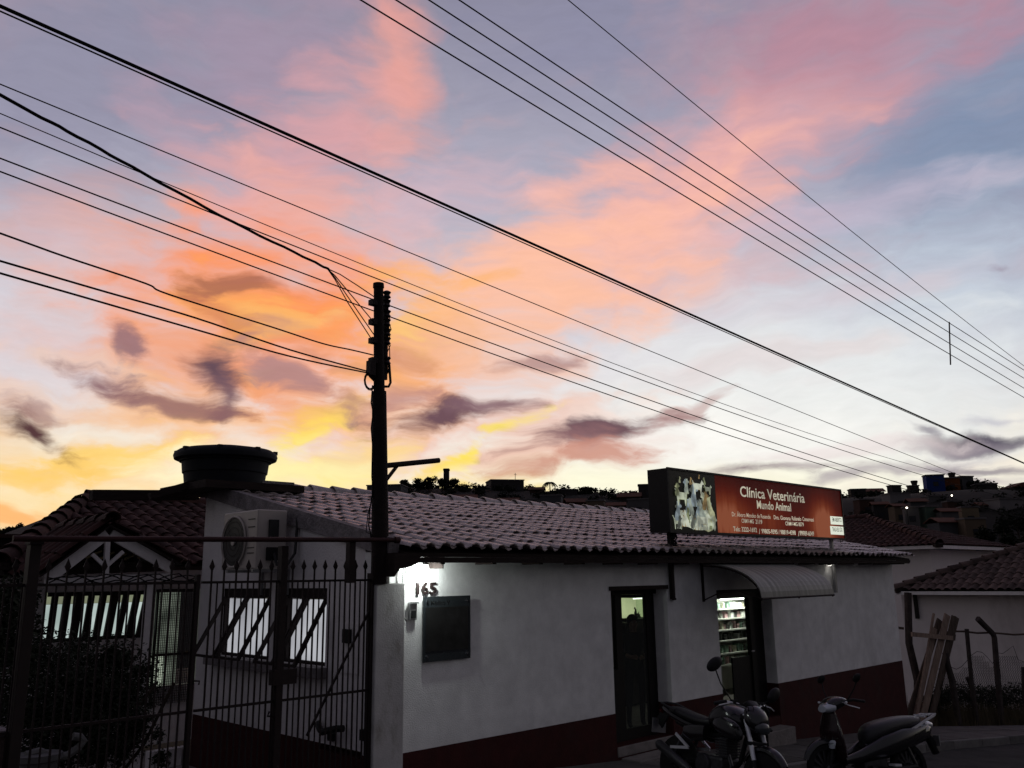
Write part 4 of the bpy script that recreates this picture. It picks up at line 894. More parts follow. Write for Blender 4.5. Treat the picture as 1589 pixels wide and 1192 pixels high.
# ------------------------------------------------------------------ air conditioner
ac = thing('air_conditioner', 'cream outdoor air conditioning unit bracketed to the gable wall', 'air conditioner', (-.3, 2.1, 2.36))
ax, axb, y0, y1, z0, z1 = -.50, -.12, 1.70, 2.56, 2.375, 3.055
MB().box(ax, axb, y0, y1, z0, z1).build('casing', M['ac'], ac, bevel=.015)
fc = (0, 2.24, 2.70)
MB().lathe([(.285, ax - .012), (.285, ax - .002)], fc, 28, 'x').build('fan_opening', M['grille'], ac)
q = MB()
for r in (.30, .295): q.tube([(ax - .02, fc[1] + r * math.cos(2 * PI * k / 28), fc[2] + r * math.sin(2 * PI * k / 28)) for k in range(29)], .010, 6)
q.build('fan_ring', M['ac'], ac, smooth=True)
for r in (.10, .17, .24): MB().tube([(ax - .022, fc[1] + r * math.cos(2 * PI * k / 20), fc[2] + r * math.sin(2 * PI * k / 20)) for k in range(21)], .003, 4).build('guard_wire', M['iron'], ac)
MB().lathe([(.045, ax - .03), (.045, ax - .013)], fc, 12, 'x').build('fan_hub', M['ac'], ac)
for z in (2.56, 2.62, 2.74, 2.86, 2.95): MB().box(ax - .006, ax - .001, 1.76, 1.92, z - .008, z + .004).build('vent_slot', M['grille'], ac)
MB().box(ax + .12, axb - .06, y0 - .05, y0 - .001, 2.47, 2.62).build('valve_cover', M['black'], ac); MB().box(ax + .14, axb - .12, y0 - .03, y0 - .001, 2.72, 2.94).build('service_panel', M['grille'], ac)
for y in (1.82, 2.44): MB().box(ax + .02, -.002, y - .02, y + .02, z0 - .035, z0 - .003).box(-.035, -.003, y - .02, y + .02, z0 - .30, z0 - .036).build('bracket', M['zinc'], ac)
MB().tube([(-.30, y0 - .03, 2.56), (-.3, y0 - .12, 2.42), (-.2, y0 - .16, 2.4), (-.06, y0 - .1, 2.55), (-.03, y0 - .08, 2.9), (-.02, y0 - .05, 2.98)], .018, 6).build('refrigerant_hose', M['grille'], ac, smooth=True)
# ------------------------------------------------------------------ water tank on its slab
tk = thing('water_tank', 'big dark round lidded water tank on the clinic roof top', 'water tank', (.15, 4.0, 3.6))
tcx, tcy = onY(351.5, 700, 4.0).x, 4.0; zb = 3.56
rim = (onY(421, 705, 4.0).x - onY(282, 705, 4.0).x) / 2; zt_ = onY(351, 706, 4.0).z
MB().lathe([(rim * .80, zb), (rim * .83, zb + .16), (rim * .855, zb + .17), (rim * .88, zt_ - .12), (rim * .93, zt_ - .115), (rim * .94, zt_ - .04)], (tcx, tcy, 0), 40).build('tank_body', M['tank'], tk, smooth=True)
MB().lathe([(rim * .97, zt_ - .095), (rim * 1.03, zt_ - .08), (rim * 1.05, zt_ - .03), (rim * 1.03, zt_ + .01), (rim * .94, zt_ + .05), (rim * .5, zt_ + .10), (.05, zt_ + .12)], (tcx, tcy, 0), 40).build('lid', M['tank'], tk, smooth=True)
for k in range(8):
    a = 2 * PI * k / 8 + .2; MB().box(-.03, .03, -.03, .03, 0, .05).build('lid_clip', M['tank'], tk).location = (tcx + rim * .98 * math.cos(a), tcy + rim * .98 * math.sin(a), zt_ - .1) if False else Vector((tcx + rim * .99 * math.cos(a), tcy + rim * .99 * math.sin(a), zt_ + .0))
for o in [k for k in col.objects if k.parent is tk and k.name.startswith('lid_clip')]:
    w_ = o.location.copy(); me = o.data
    for v in me.vertices: v.co += Vector(wloc(tk))
    o.location = w_ - wloc(tk)
ts = thing('tank_platform', 'rough concrete platform and beam under the round water tank', 'platform', (.15, 4.0, 3.3))
MB().box(-.42, 1.05, 3.3, 4.75, 3.455, 3.555).build('platform_slab', M['beam'], ts)
MB().bar((-.85, 4.02, 3.36), (-.30, 3.9, 3.56), .2, .09).build('prop_beam', M['beam'], ts)
MB().bar((-1.3, 4.9, 3.42), (.2, 4.9, 3.5), .14, .14).build('bearer', M['beam'], ts)
MB().box(.55, 1.06, 3.6, 4.3, 3.56, 3.63).build('mortar_block', M['band'], ts)
MB().box(.05, .18, 3.95, 4.08, 3.43, 3.453).build('packing', M['beam'], ts)
# ------------------------------------------------------------------ house behind the yard
bh = thing('rear_house', 'low dark tiled house behind the yard with lit window band', 'house', (1, 7, -.2))
RZ, RY, EY, EZ = 3.70, 9.0, 5.6, 2.48
MB().prism([(-2.1, EY, EZ), (6.5, EY, EZ), (6.5, RY, RZ), (.05, RY, RZ)], (0, .3, -1), .06).build('roof_front', M['beam'], bh)
rfb = MB().prism([(-2.1, EY, EZ), (.05, RY, RZ), (-2.1, RY + 3.4, EZ)], (.3, 0, -1), .12).prism([(.05, RY, RZ), (6.5, RY, RZ), (6.5, RY + 3.4, EZ), (-2.1, RY + 3.4, EZ)], (0, -.3, -1), .05).build('roof_back', M['beam'], bh)
rp_ = bpy.data.objects['roof_front']
sl = math.atan2(RZ - EZ, RY - EY); ln_ = math.hypot(RZ - EZ, RY - EY)
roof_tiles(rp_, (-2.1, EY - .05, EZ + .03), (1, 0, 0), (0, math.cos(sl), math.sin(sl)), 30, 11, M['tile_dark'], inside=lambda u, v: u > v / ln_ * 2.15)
ridge_caps(bh, (.0, RY, RZ + .05), (4, RY, RZ + .05), M['tile_dark'], l=.6, r=.13); ridge_caps(bh, (-2.15, EY - .05, EZ + .03), (.0, RY, RZ + .03), M['tile_dark'], l=.42, r=.15)
WY = 6.5
MB().bar((-2.15, EY - .02, EZ + .0), (.0, RY, RZ + .0), .26, .10, side=(0, 0, 1)).bar((0, RY, RZ), (6.4, RY, RZ), .22, .12).build('hip_rafter', M['beam'], bh)
wz = onY(200, 985, WY).z
MB().box(-1.9, 6, WY, WY + .15, -.2, .65).box(-1.9, onY(236, 950, WY).x, WY, WY + .15, .65, wz - .02).box(-1.9, 6, WY, WY + .15, 2.12, 2.46).box(-1.9, onY(70, 950, WY).x, WY, WY + .15, wz - .02, 2.12).box(onY(236, 950, WY).x, onY(240, 950, WY).x, WY, WY + .15, .65, 2.12).box(onY(300, 950, WY).x + .1, 6, WY, WY + .15, .65, 2.12).build('front_wall', M['gable'], bh)
MB().box(-1.9, -1.75, WY + .15, 11, -.2, 2.46).build('side_wall', M['gable'], bh)
wx0, wx1 = onY(72, 950, WY).x, onY(235, 950, WY).x; wz = onY(200, 985, WY).z; wm = onY(200, 936, WY).z
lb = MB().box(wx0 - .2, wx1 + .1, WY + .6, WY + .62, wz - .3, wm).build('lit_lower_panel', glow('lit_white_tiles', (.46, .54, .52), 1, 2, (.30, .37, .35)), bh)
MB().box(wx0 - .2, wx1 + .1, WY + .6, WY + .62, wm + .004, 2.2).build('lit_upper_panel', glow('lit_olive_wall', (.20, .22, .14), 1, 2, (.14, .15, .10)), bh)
wn = MB().box(wx0, wx1, WY - .02, WY + .03, 2.06, 2.12).box(wx0, wx1, WY - .02, WY + .03, wz - .05, wz).build('window', M['iron'], bh)
for k in range(9):
    x = wx0 + (wx1 - wx0) * (k + .35) / 9; lean = .02 + .02 * k / 2
    MB().bar((x - lean, WY - .12, wz), (x + .03, WY - .03, 2.08), .085 + .012 * (k % 3), .05, side=(0, 1, 0)).build('tilted_pane_frame', M['iron'], wn)
# lattice door; light of the room behind it is put into emissive blocks
lx0, lx1 = onY(241, 1000, WY - .1).x, onY(300, 1000, WY - .1).x; lz0, lz1 = onY(260, 1092, WY - .1).z, onY(270, 919, WY - .1).z
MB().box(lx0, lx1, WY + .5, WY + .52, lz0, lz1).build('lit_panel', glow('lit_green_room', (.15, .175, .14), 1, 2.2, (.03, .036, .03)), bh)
MB().box(lx0, lx0 + .36, WY + .4, WY + .48, lz0, lz0 + .68).build('glow_block', glow('room_glow_low', (.42, .48, .38), 1, 6, (.24, .28, .22)), bh)  # bright lower left of the doorway, its light put in as emission
MB().box(lx0, lx0 + .10, WY + .4, WY + .45, lz0 + .68, lz1 - .1).build('glow_strip', glow('room_glow_side', (.55, .6, .52), 1, 6, (.3, .36, .3)), bh)  # bright left side of the doorway as a glowing strip, no lamp
ld = MB().box(lx0 - .03, lx0, WY - .13, WY - .07, lz0, lz1).box(lx1, lx1 + .03, WY - .13, WY - .07, lz0, lz1).box(lx0 - .03, lx1 + .03, WY - .13, WY - .07, lz1, lz1 + .05).box(lx0, lx1, WY - .13, WY - .07, lz0 + .72, lz0 + .76).build('lattice_door', M['iron'], bh)
q = MB(); n = 22
for k in range(1, n): x = lx0 + (lx1 - lx0) * k / n; q.box(x - .004, x + .004, WY - .105, WY - .097, lz0, lz1)
for k in range(1, 46): z = lz0 + (lz1 - lz0) * k / 46; q.box(lx0, lx1, WY - .1, WY - .094, z - .003, z + .003)
q.build('mesh_grid', M['iron'], ld, kind='stuff')
# porch gable truss
po = thing('porch_canopy', 'white painted timber gable porch with open truss in the yard', 'porch', (-1.1, 4.6, 0))
PY = 4.5; ap = onY(166, 828, PY); le = onY(72, 900, PY); ri = onY(266, 882, PY); kb = onY(163, 893, PY)
def wb(n_, a, b, w_, h_): return MB().bar(a, b, w_, h_, side=(0, 1, 0)).build(n_, M['whitewood'], po)
wb('rafter', Vector((ap.x - .0, PY, ap.z)), Vector((le.x, PY, le.z)), .14, .05); wb('rafter', Vector((ap.x + .05, PY + .004, ap.z)), Vector((ri.x, PY + .004, ri.z)), .14, .05)
wb('king_post', Vector((ap.x, PY - .03, ap.z - .06)), Vector((kb.x, PY - .03, kb.z - .06)), .06, .06)
for (a, b) in (((163, 880), (142, 860)), ((163, 880), (190, 856))): p, q_ = onY(*a, PY), onY(*b, PY); wb('strut', Vector((p.x, PY - .02, p.z)), Vector((q_.x, PY - .02, q_.z)), .045, .04)
l1, r1 = onY(70, 900, PY), onY(268, 893, PY); MB().bar((l1.x, PY, l1.z - .02), (r1.x, PY, r1.z - .02), .10, .08, side=(0, 1, 0)).build('tie_beam', M['whitewood'], po)
MB().bar((l1.x + .12, PY + .3, l1.z + .13), (r1.x, PY + .3, r1.z + .13), .14, .08, side=(0, 1, 0)).build('rear_beam', M['beam'], po)
cxl = onY(221, 1050, PY).x; MB().box(cxl - .045, cxl + .045, PY - .05, PY + .05, -.12, l1.z - .08).build('column', M['whitewood'], po)
for k in range(6):
    p = onY(130 + k * 20, 870 - abs(k - 2) * 2, PY + .6); MB().bar((p.x, PY + .5, p.z), (p.x + .22, PY + .6, p.z + .10), .03, .03).build('rafter_end', mat('pale_batten', (.55, .45, .25), .8), po)
for sgn_, e_ in ((-1, le), (1, ri)):
    sk = math.atan2(ap.z - e_.z, abs(e_.x - ap.x)); lr = math.hypot(ap.z - e_.z, e_.x - ap.x)
    rf_ = MB().prism([(ap.x, PY - .12, ap.z + .09), (e_.x + sgn_ * .1, PY - .12, e_.z + .04), (e_.x + sgn_ * .1, PY + 2, e_.z + .04), (ap.x, PY + 2, ap.z + .09)], (0, 0, 1), .02).build('roof_slope', M['beam'], po)
    if sgn_ > 0: roof_tiles(rf_, (e_.x + .12, PY - .14, e_.z + .075), (0, 1, 0), (-math.cos(sk), 0, math.sin(sk)), 8, 3, M['tile_dark'])
    else: roof_tiles(rf_, (e_.x - .12, PY + 1.8, e_.z + .075), (0, -1, 0), (math.cos(sk), 0, math.sin(sk)), 8, 3, M['tile_dark'])
ridge_caps(po, (ap.x, PY - .15, ap.z + .16), (ap.x, PY + 1.9, ap.z + .16), M['tile_dark'])
# climbing stems along the tie beam
vn = thing('bare_vine', 'thin dark vine stems trailing along the porch tie beam', 'vine', (l1.x, PY - .06, l1.z))
rr = random.Random(9)
for k in range(4): MB().tube([(l1.x + (r1.x + .3 - l1.x) * j / 14, PY - .10 - .02 * k, l1.z - .0 + .05 * math.sin(j * .9 + k * 2) + rr.uniform(-.03, .03)) for j in range(15)], .009, 5).build('stem', M['wire'], vn, smooth=True)
kb_ = thing('yard_kerb', 'short white painted kerb at the foot of the porch column', 'kerb', (-.3, 4.3, -.1)); a, b = onY(229, 1166, 4.3), onY(290, 1185, 4.3)
for k in range(6): t0 = k / 6; x0 = a.x + (b.x - a.x) * t0; MB().box(x0 + .012, x0 + (b.x - a.x) / 6 - .012, 4.25, 4.38, -.12, .10).build('block', M['whitewood'], kb_)
# coiled hose on the yard floor behind the railing
hs = thing('garden_hose', 'pale coiled hose standing up behind the railing at lower left', 'hose', (-2.6, .8, .6))
HY = .9; pts = [(40, 1172), (60, 1166), (85, 1176), (105, 1172), (122, 1160), (130, 1150), (124, 1144), (113, 1143)]
ps = [onY(x, y, HY) for x, y in pts]; MB().tube(ps, .035, 8).build('coil', mat('grey_hose', (.16, .16, .155), .6), hs, smooth=True)
MB().lathe([(.16, ps[0].z - .5), (.17, ps[0].z - .06), (.19, ps[0].z - .05), (.19, ps[0].z)], (ps[1].x, HY, 0), 18).build('bucket', mat('grey_bucket', (.13, .13, .13), .7), hs, smooth=True)
# ------------------------------------------------------------------ foliage
def leafmass(b, c, r, n, size, rr, shell=.55, flat=1.0):
    c = Vector(c)
    for _ in range(n):
        d = Vector((rr.gauss(0, 1), rr.gauss(0, 1), rr.gauss(0, 1))).normalized(); rad = shell + (1 - shell) * rr.random()
        bump_ = 1 + .28 * mnoise.noise(Vector((d.x * 2.2 + c.x, d.y * 2.2 + c.y, d.z * 2.2)))
        p = c + Vector((d.x * r[0], d.y * r[1], d.z * r[2])) * rad * bump_
        u = Vector((rr.gauss(0, 1), rr.gauss(0, 1), rr.gauss(0, .6))).normalized(); w = u.cross(Vector((rr.gauss(0, 1), rr.gauss(0, 1), rr.gauss(0, 1)))).normalized(); s_ = size * rr.uniform(.6, 1.3)
        b.add([p - u * s_, p + w * s_ * .45, p + u * s_, p - w * s_ * .45], [(0, 1, 2, 3)])
rr = random.Random(31)
hd = thing('yard_shrub', 'dense dark bushy shrub filling the yard behind the railing', 'shrub', (-1.9, 2.2, -.1))
q = MB()
for (px, py, Y_, r) in ((70, 1040, 2.2, .5), (120, 1035, 2.6, .5), (175, 1040, 2.8, .5), (90, 1080, 1.8, .5), (150, 1085, 2.1, .5), (190, 1080, 2.5, .42), (60, 1120, 1.5, .4), (120, 1140, 1.6, .45), (175, 1145, 2.0, .42)):
    c = onY(px, py, Y_); leafmass(q, c, (r, r, r * .8), 2600, .022, rr, .3)
    for _ in range(9): leafmass(q, c + Vector((rr.uniform(-r, r), rr.uniform(-r, r), rr.uniform(-r, r * .55))), (r * .25, r * .25, r * .22), 150, rr.uniform(.018, .034), rr, .2)
q.build('leaves', M['hedge'], hd, kind='stuff')
q = MB(); 
for k in range(9): q.tube([(-1.9 + rr.uniform(-.1, .1), 2.2, -.12), (-1.9 + rr.uniform(-.4, .4), 2.2 + rr.uniform(-.3, .3), .6), (-1.9 + rr.uniform(-.7, .7), 2.2 + rr.uniform(-.5, .5), 1.2)], .018, 5)
q.build('stems', M['trunk'], hd)
h2 = thing('yard_shrub', 'second dark shrub at far left edge behind the brown gate post', 'shrub', (-2.9, 1.6, -.1)); q = MB()
for (px, py, Y_, r) in ((8, 940, 1.6, .28), (20, 990, 1.6, .3), (10, 1060, 1.3, .35), (5, 1000, 1.5, .3), (30, 925, 2.2, .2)): leafmass(q, onY(px, py, Y_), (r, r, r), 900, .03, rr, .35)
q.build('leaves', M['hedge'], h2, kind='stuff'); MB().tube([(-2.9, 1.5, -.12), (-2.85, 1.5, .8), (-2.9, 1.55, 1.6)], .02, 5).build('stem', M['trunk'], h2)
# neighbour roof and wall at the far left
nb = thing('neighbour_shed', 'low dark flat-topped shed beyond the yard at the far left', 'shed', (-3, 8, -.2))
a = onY(60, 836, 8); MB().box(-7, a.x + .3, 8, 11, -.3, a.z).build('wall', M['beam'], nb); MB().box(-7.1, a.x + .4, 7.9, 11.1, a.z, a.z + .06).build('roof', M['tile_dark'], nb)
# ------------------------------------------------------------------ boards, posts and scrub on the empty lot
FN, F0 = (.34, .94), (12.75, .15)
def F(px, py): return onP(px, py, F0, FN)
fd = Vector((.94, -.34, 0)); fo = Vector((.34, .94, 0))
for i, (b0, t0, w_, mt, dz, lab) in enumerate([((1410, 1108), (1462, 962), .15, 'board_dark', .12, 'dark leaning board at the left edge of the board stack'), ((1420, 1116), (1452, 975), .13, 'board', .06, 'brown leaning board second from the left of the stack'), ((1427, 1118), (1470, 954), .16, 'board', .0, 'broad pale leaning board in the middle of the stack'),
                                      ((1416, 1112), (1448, 952), .05, 'board', -.03, 'thin pale lath sticking up from the board stack'), ((1437, 1120), (1478, 956), .10, 'board_dark', -.05, 'narrow dark board right of the broad pale one'), ((1444, 1118), (1486, 958), .13, 'board_dark', .05, 'tall dark board at the right edge of the stack')]):
    a, b = F(*b0) + fo * dz, F(*t0) + fo * (dz * .5)
    a.z = zg(a.x) - .03
    o = MB().bar(a, b, w_, .03, side=fo).build('leaning_board', M[mt], loc=a); tag(o, lab, 'board', 'boards stacked at the end of the clinic wall')
a, b = F(1411, 984) - fo * .06, F(1474, 990) - fo * .06; tag(MB().bar(a, b, .09, .04, side=fo).build('cross_board', M['board']), 'short pale board tied level across the leaning stack', 'board', 'boards stacked at the end of the clinic wall')
a, b = F(1472, 983) + fo * .12, F(1489, 990) + fo * .12; tag(MB().bar(a, b, .13, .05, side=fo).build('cross_board', M['board_dark']), 'dark plank end sticking out right of the leaning stack', 'board')
a, b = F(1409, 974) + fo * .5, F(1432, 977) + fo * .5; tag(MB().bar(a, b, .05, .04, side=fo).build('splintered_lath', M['board_dark']), 'splintered dark lath poking out left of the leaning stack', 'board')
a, b = F(1395, 994) + fo * .4, F(1413, 996) + fo * .4; tag(MB().bar(a, b, .04, .04, side=fo).build('wall_peg', M['board_dark']), 'short dark stub between the clinic corner and the boards', 'stub')
def fpost(name, pts, w_, lab, dz=0.):
    ps = [F(*p) + fo * dz for p in pts]; ps[0].z = zg(ps[0].x) - .15; q = MB(); rings = []
    for i, p in enumerate(ps):
        k = 1 + .12 * math.sin(i * 2.1); d = (ps[min(i + 1, len(ps) - 1)] - ps[max(i - 1, 0)]).normalized(); s = d.cross(fo).normalized()
        rings.append([p + s * (w_ * .5 * k * a_) + fo * (w_ * .5 * b_) for a_, b_ in ((1, .6), (.6, 1), (-.6, 1), (-1, .6), (-1, -.6), (-.6, -1), (.6, -1), (1, -.6))])
    return tag(q.loft(rings).build(name, M['post'], loc=ps[0]), lab, 'post', 'dark fence posts on the empty lot')
fpost('fence_post', [(1444, 1118), (1446, 1060), (1432, 1000), (1430, 920)], .13, 'dark post standing behind the stack of leaning boards', .35)
fpost('fence_post', [(1485, 1092), (1477, 1055), (1470, 1030), (1467, 1013)], .11, 'short stump of a dark post right of the leaning boards')
fpost('fence_post', [(1514, 1095), (1508, 1060), (1503, 1010), (1500, 976)], .075, 'straight dark post between the stump and the bent post')
fpost('fence_post', [(1519, 1095), (1515, 1068), (1508, 1052)], .09, 'stubby dark prop at the foot of the straight post', .1)
fpost('fence_post', [(1551, 1098), (1547, 1040), (1543, 990), (1541, 984), (1517, 960)], .10, 'dark concrete fence post with its top bent to the left')
fpost('fence_post', [(1589, 1100), (1588, 1060), (1587, 1035)], .06, 'thin dark post at the right edge of the photo')
a, b = F(1482, 980) + fo * .08, F(1589, 985) + fo * .08; b = b + (b - a) * 1.5; tag(MB().tube([a + (b - a) * k / 14 + Vector((0, 0, .012 * math.sin(k * 2.3))) for k in range(15)], .022, 7).build('fence_rail', M['board_dark']), 'rough dark pole laid level along the tops of the fence posts', 'rail')
# torn chain-link netting
nt_ = thing('chain_link_net', 'torn sagging chain-link netting between the dark posts', 'netting', F(1540, 1080))
q = MB(); rr = random.Random(13)
def top(px): return 1025 + (14 * math.sin((px - 1470) * .09)) - (24 if 1550 < px < 1580 else 0) + max(0, (px - 1572)) * .8 + max(0, 1480 - px) * 1.2
for k in range(60):
    for s_ in (1, -1):
        px0 = 1450 + k * 3.0; pts = []
        for j in range(9):
            px = px0 + s_ * j * 3.2; py = 1090 - j * 9
            if px > 1640 or px < 1440 or py < top(px): break
            pts.append(F(px, py) + fo * (.05 + .05 * math.sin(px * .07 + j)))
        if len(pts) > 2: q.tube(pts, .0035, 3, cap=False)
q.build('mesh_wire', M['wire'], nt_, kind='stuff')
MB().tube([F(px, top(px)) + fo * .06 for px in range(1456, 1640, 8)], .006, 4).build('selvage_wire', M['wire'], nt_)
q = MB(); rr = random.Random(17)
for _ in range(7000):
    px = rr.uniform(1438, 1700); d_ = rr.uniform(-.10, 1.6); base = F(px, 1100) + fo * d_; base.z = zg(base.x) - .12
    h = rr.uniform(.12, .48) * (1 + .5 * mnoise.noise(Vector((base.x * 1.5, base.y * 1.5, 0)))) * (1.25 if px > 1470 else .7); ln2 = rr.uniform(-.14, .14); w_ = rr.uniform(.006, .016); s_ = fd * w_
    t_ = base + Vector((ln2, rr.uniform(-.1, .1), h)); q.add([base - s_, base + s_, t_], [(0, 1, 2)])
tag(q.build('tall_grass', M['dry'], kind='stuff'), 'rank dry grass and weeds growing over the empty lot edge', 'grass')
q = MB()
for (px, py, r, dd_) in ((1475, 1098, .26, .5), (1500, 1090, .32, .6), (1530, 1085, .38, .7), (1560, 1088, .36, .7), (1588, 1085, .36, .6), (1620, 1085, .4, .6), (1455, 1104, .2, .4), (1425, 1118, .12, .2)):
    leafmass(q, F(px, py) + fo * dd_, (r, r, r * .8), 1300, .03, rr, .3)
tag(q.build('scrub_bush', M['hedge']), 'low dark scrub massed at the foot of the fence posts', 'scrub', kind='stuff')
# ------------------------------------------------------------------ the two white houses downhill
h2 = thing('tiled_house', 'white single-storey house with mossy tiled roof behind the fence posts', 'house', (22.4, 2, -3))
EX = 22.4; ez = 1.66
yl = onX(1388, 915, EX - .5).y; yw = onX(1400, 940, EX).y
MB().box(EX, 30, -5, yw, -5, ez - .05).build('wall', mat('house_plaster', (.62, .57, .57), .9, var=.08, scale=.8, stain=((.24, .2, .19), .5, .5, .6, (1, 1, .5))), h2)
MB().box(EX - .5, EX - .38, -5.5, yl, ez - .10, ez - .0).build('gutter', M['gable'], h2)
rz = onX(1589, 862, EX + 2.6).z; sl2 = math.atan2(1.25, 2.9)
rfh = MB().prism([(EX - .45, -5.5, ez), (EX - .45, yl, ez), (EX + 2.9, yl - 3.6, ez + 3.35 * math.tan(sl2)), (EX + 2.9, -5.5, ez + 3.35 * math.tan(sl2))], (.3, 0, -1), .05).build('roof', M['beam'], h2)
L2 = yl + 5.5
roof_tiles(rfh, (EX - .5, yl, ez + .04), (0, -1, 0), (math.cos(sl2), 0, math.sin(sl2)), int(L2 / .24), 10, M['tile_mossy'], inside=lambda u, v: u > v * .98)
MB().bar((EX - .5, yl, ez + .0), (EX + 2.9, yl - 3.6, ez + 3.35 * math.tan(sl2) + .0), .26, .12).build('hip_rafter', M['beam'], h2)
ridge_caps(rfh, (EX - .5, yl, ez + .08), (EX + 2.9, yl - 3.6, ez + 3.35 * math.tan(sl2) + .08), M['tile_mossy'], l=.36, r=.13)
MB().prism([(EX - .45, yl, ez), (EX + 2.9, yl - 3.6, ez + 3.35 * math.tan(sl2)), (EX + 6.3, yl, ez)], (0, -.3, -1), .05).build('roof_hip', M['tile_mossy'], h2)
a, b = onX(1417, 923, EX - .02), onX(1427, 960, EX - .02); wn = MB().box(EX - .06, EX - .002, min(a.y, b.y), max(a.y, b.y), b.z, a.z).build('window', M['frame'], h2)
h1 = thing('hipped_house', 'tall white house with maroon hipped tile roof behind the clinic sign', 'house', (28, 5, -3))
HX = 27.2; ce = onX(1447, 847, HX); ze = 3.12; yc = onX(1443, 860, HX + .6).y
wl_ = mat('house_plaster_pale', (.68, .63, .63), .9, var=.06, scale=.8, stain=((.3, .26, .25), .5, .55, .5, (1, 1, .5)))
MB().box(HX + .6, HX + 8, yc, yc + 14, -5, ze - .1).build('wall', wl_, h1)
MB().box(HX, HX + 8.6, yc - .6, yc - .52, ze - .09, ze + .03).box(HX, HX + .08, yc - .515, yc + 14.6, ze - .09, ze + .03).build('gutter', M['whitewood'], h1)
hw = 4.3; rise = 1.35; y0 = yc - .55
s1 = math.atan2(rise, hw); l1_ = math.hypot(rise, hw)
ra = MB().prism([(HX, y0, ze), (HX + hw, y0 + hw, ze + rise), (HX + hw, y0 + 12, ze + rise), (HX, y0 + 15, ze)], (.3, 0, -1), .05).build('roof_west', M['beam'], h1)
rb = MB().prism([(HX, y0, ze), (HX + hw * 2, y0, ze), (HX + hw, y0 + hw, ze + rise)], (0, .3, -1), .05).build('roof_south', M['beam'], h1)
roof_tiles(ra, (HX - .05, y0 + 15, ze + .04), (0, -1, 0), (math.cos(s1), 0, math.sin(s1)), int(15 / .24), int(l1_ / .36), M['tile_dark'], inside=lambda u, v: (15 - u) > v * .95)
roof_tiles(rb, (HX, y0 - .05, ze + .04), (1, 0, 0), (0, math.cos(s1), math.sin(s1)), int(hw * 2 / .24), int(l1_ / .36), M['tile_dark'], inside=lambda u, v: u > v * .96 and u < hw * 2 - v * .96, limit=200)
MB().bar((HX - .05, y0 - .05, ze), (HX + hw, y0 + hw, ze + rise), .28, .12).build('hip_rafter', M['beam'], h1)
ridge_caps(h1, (HX - .05, y0 - .05, ze + .08), (HX + hw, y0 + hw, ze + rise + .07), M['tile_dark'], l=.4, r=.14); ridge_caps(h1, (HX + hw, y0 + hw, ze + rise + .07), (HX + hw, y0 + 12, ze + rise + .07), M['tile_dark'], l=.5, r=.14)
# ------------------------------------------------------------------ motorcycles
def ring(x, z, hw, hh, p=2.4, n=18, y=0., sl=0.):
    out = []
    for k in range(n):
        t = 2 * PI * k / n; c, s = math.cos(t), math.sin(t)
        yy = hw * math.copysign(abs(c) ** (2 / p), c); zz = hh * math.copysign(abs(s) ** (2 / p), s); out.append((x + sl * zz, y + yy, z + zz))
    return out
def subd(o, n=1): m_ = o.modifiers.new('sub', 'SUBSURF'); m_.levels = n; m_.render_levels = n; return o
def wheel(par, x, r, w_, disc=True, spokes=10):
    wl = MB().lathe([(r - .055, -w_ * .45), (r - .02, -w_ * .5), (r, -w_ * .22), (r + .004, 0), (r, w_ * .22), (r - .02, w_ * .5), (r - .055, w_ * .45), (r - .06, 0)], (x, 0, r), 32, 'y').build('tyre', M['tyre'], par, smooth=True)
    q = MB().lathe([(r - .062, -w_ * .4), (r - .05, -w_ * .42), (r - .05, w_ * .42), (r - .062, w_ * .4), (r - .07, 0)], (x, 0, r), 28, 'y').lathe([(.03, -.07), (.045, -.06), (.045, .06), (.03, .07)], (x, 0, r), 12, 'y')
    for k in range(spokes):
        a = 2 * PI * k / spokes; q.bar((x + .04 * math.cos(a), 0, r + .04 * math.sin(a)), (x + (r - .06) * math.cos(a + .12), 0, r + (r - .06) * math.sin(a + .12)), .028, .016, side=(0, 1, 0))
    q.build('rim', M['engine'], wl)
    if disc: MB().lathe([(.05, -.052), (.115, -.052), (.115, -.048), (.05, -.048)], (x, 0, r), 24, 'y').build('brake_disc', M['zinc'], wl)
def fender(par, x, r, w_, a0, a1, mt):
    rings = []
    for k in range(13):
        a = a0 + (a1 - a0) * k / 12; rr_ = r + .035; s_ = .55 + .45 * math.sin(PI * k / 12)
        prof = [(-w_ * .5 * s_, -.03), (-w_ * .46 * s_, .0), (-w_ * .25 * s_, .018), (0, .024), (w_ * .25 * s_, .018), (w_ * .46 * s_, 0), (w_ * .5 * s_, -.03), (w_ * .4 * s_, -.008), (0, .014), (-w_ * .4 * s_, -.008)]
        rings.append([(x + (rr_ + d_) * math.cos(a), y, r + (rr_ + d_) * math.sin(a)) for y, d_ in prof])
    MB().loft(rings).build('fender', mt, par, smooth=True)
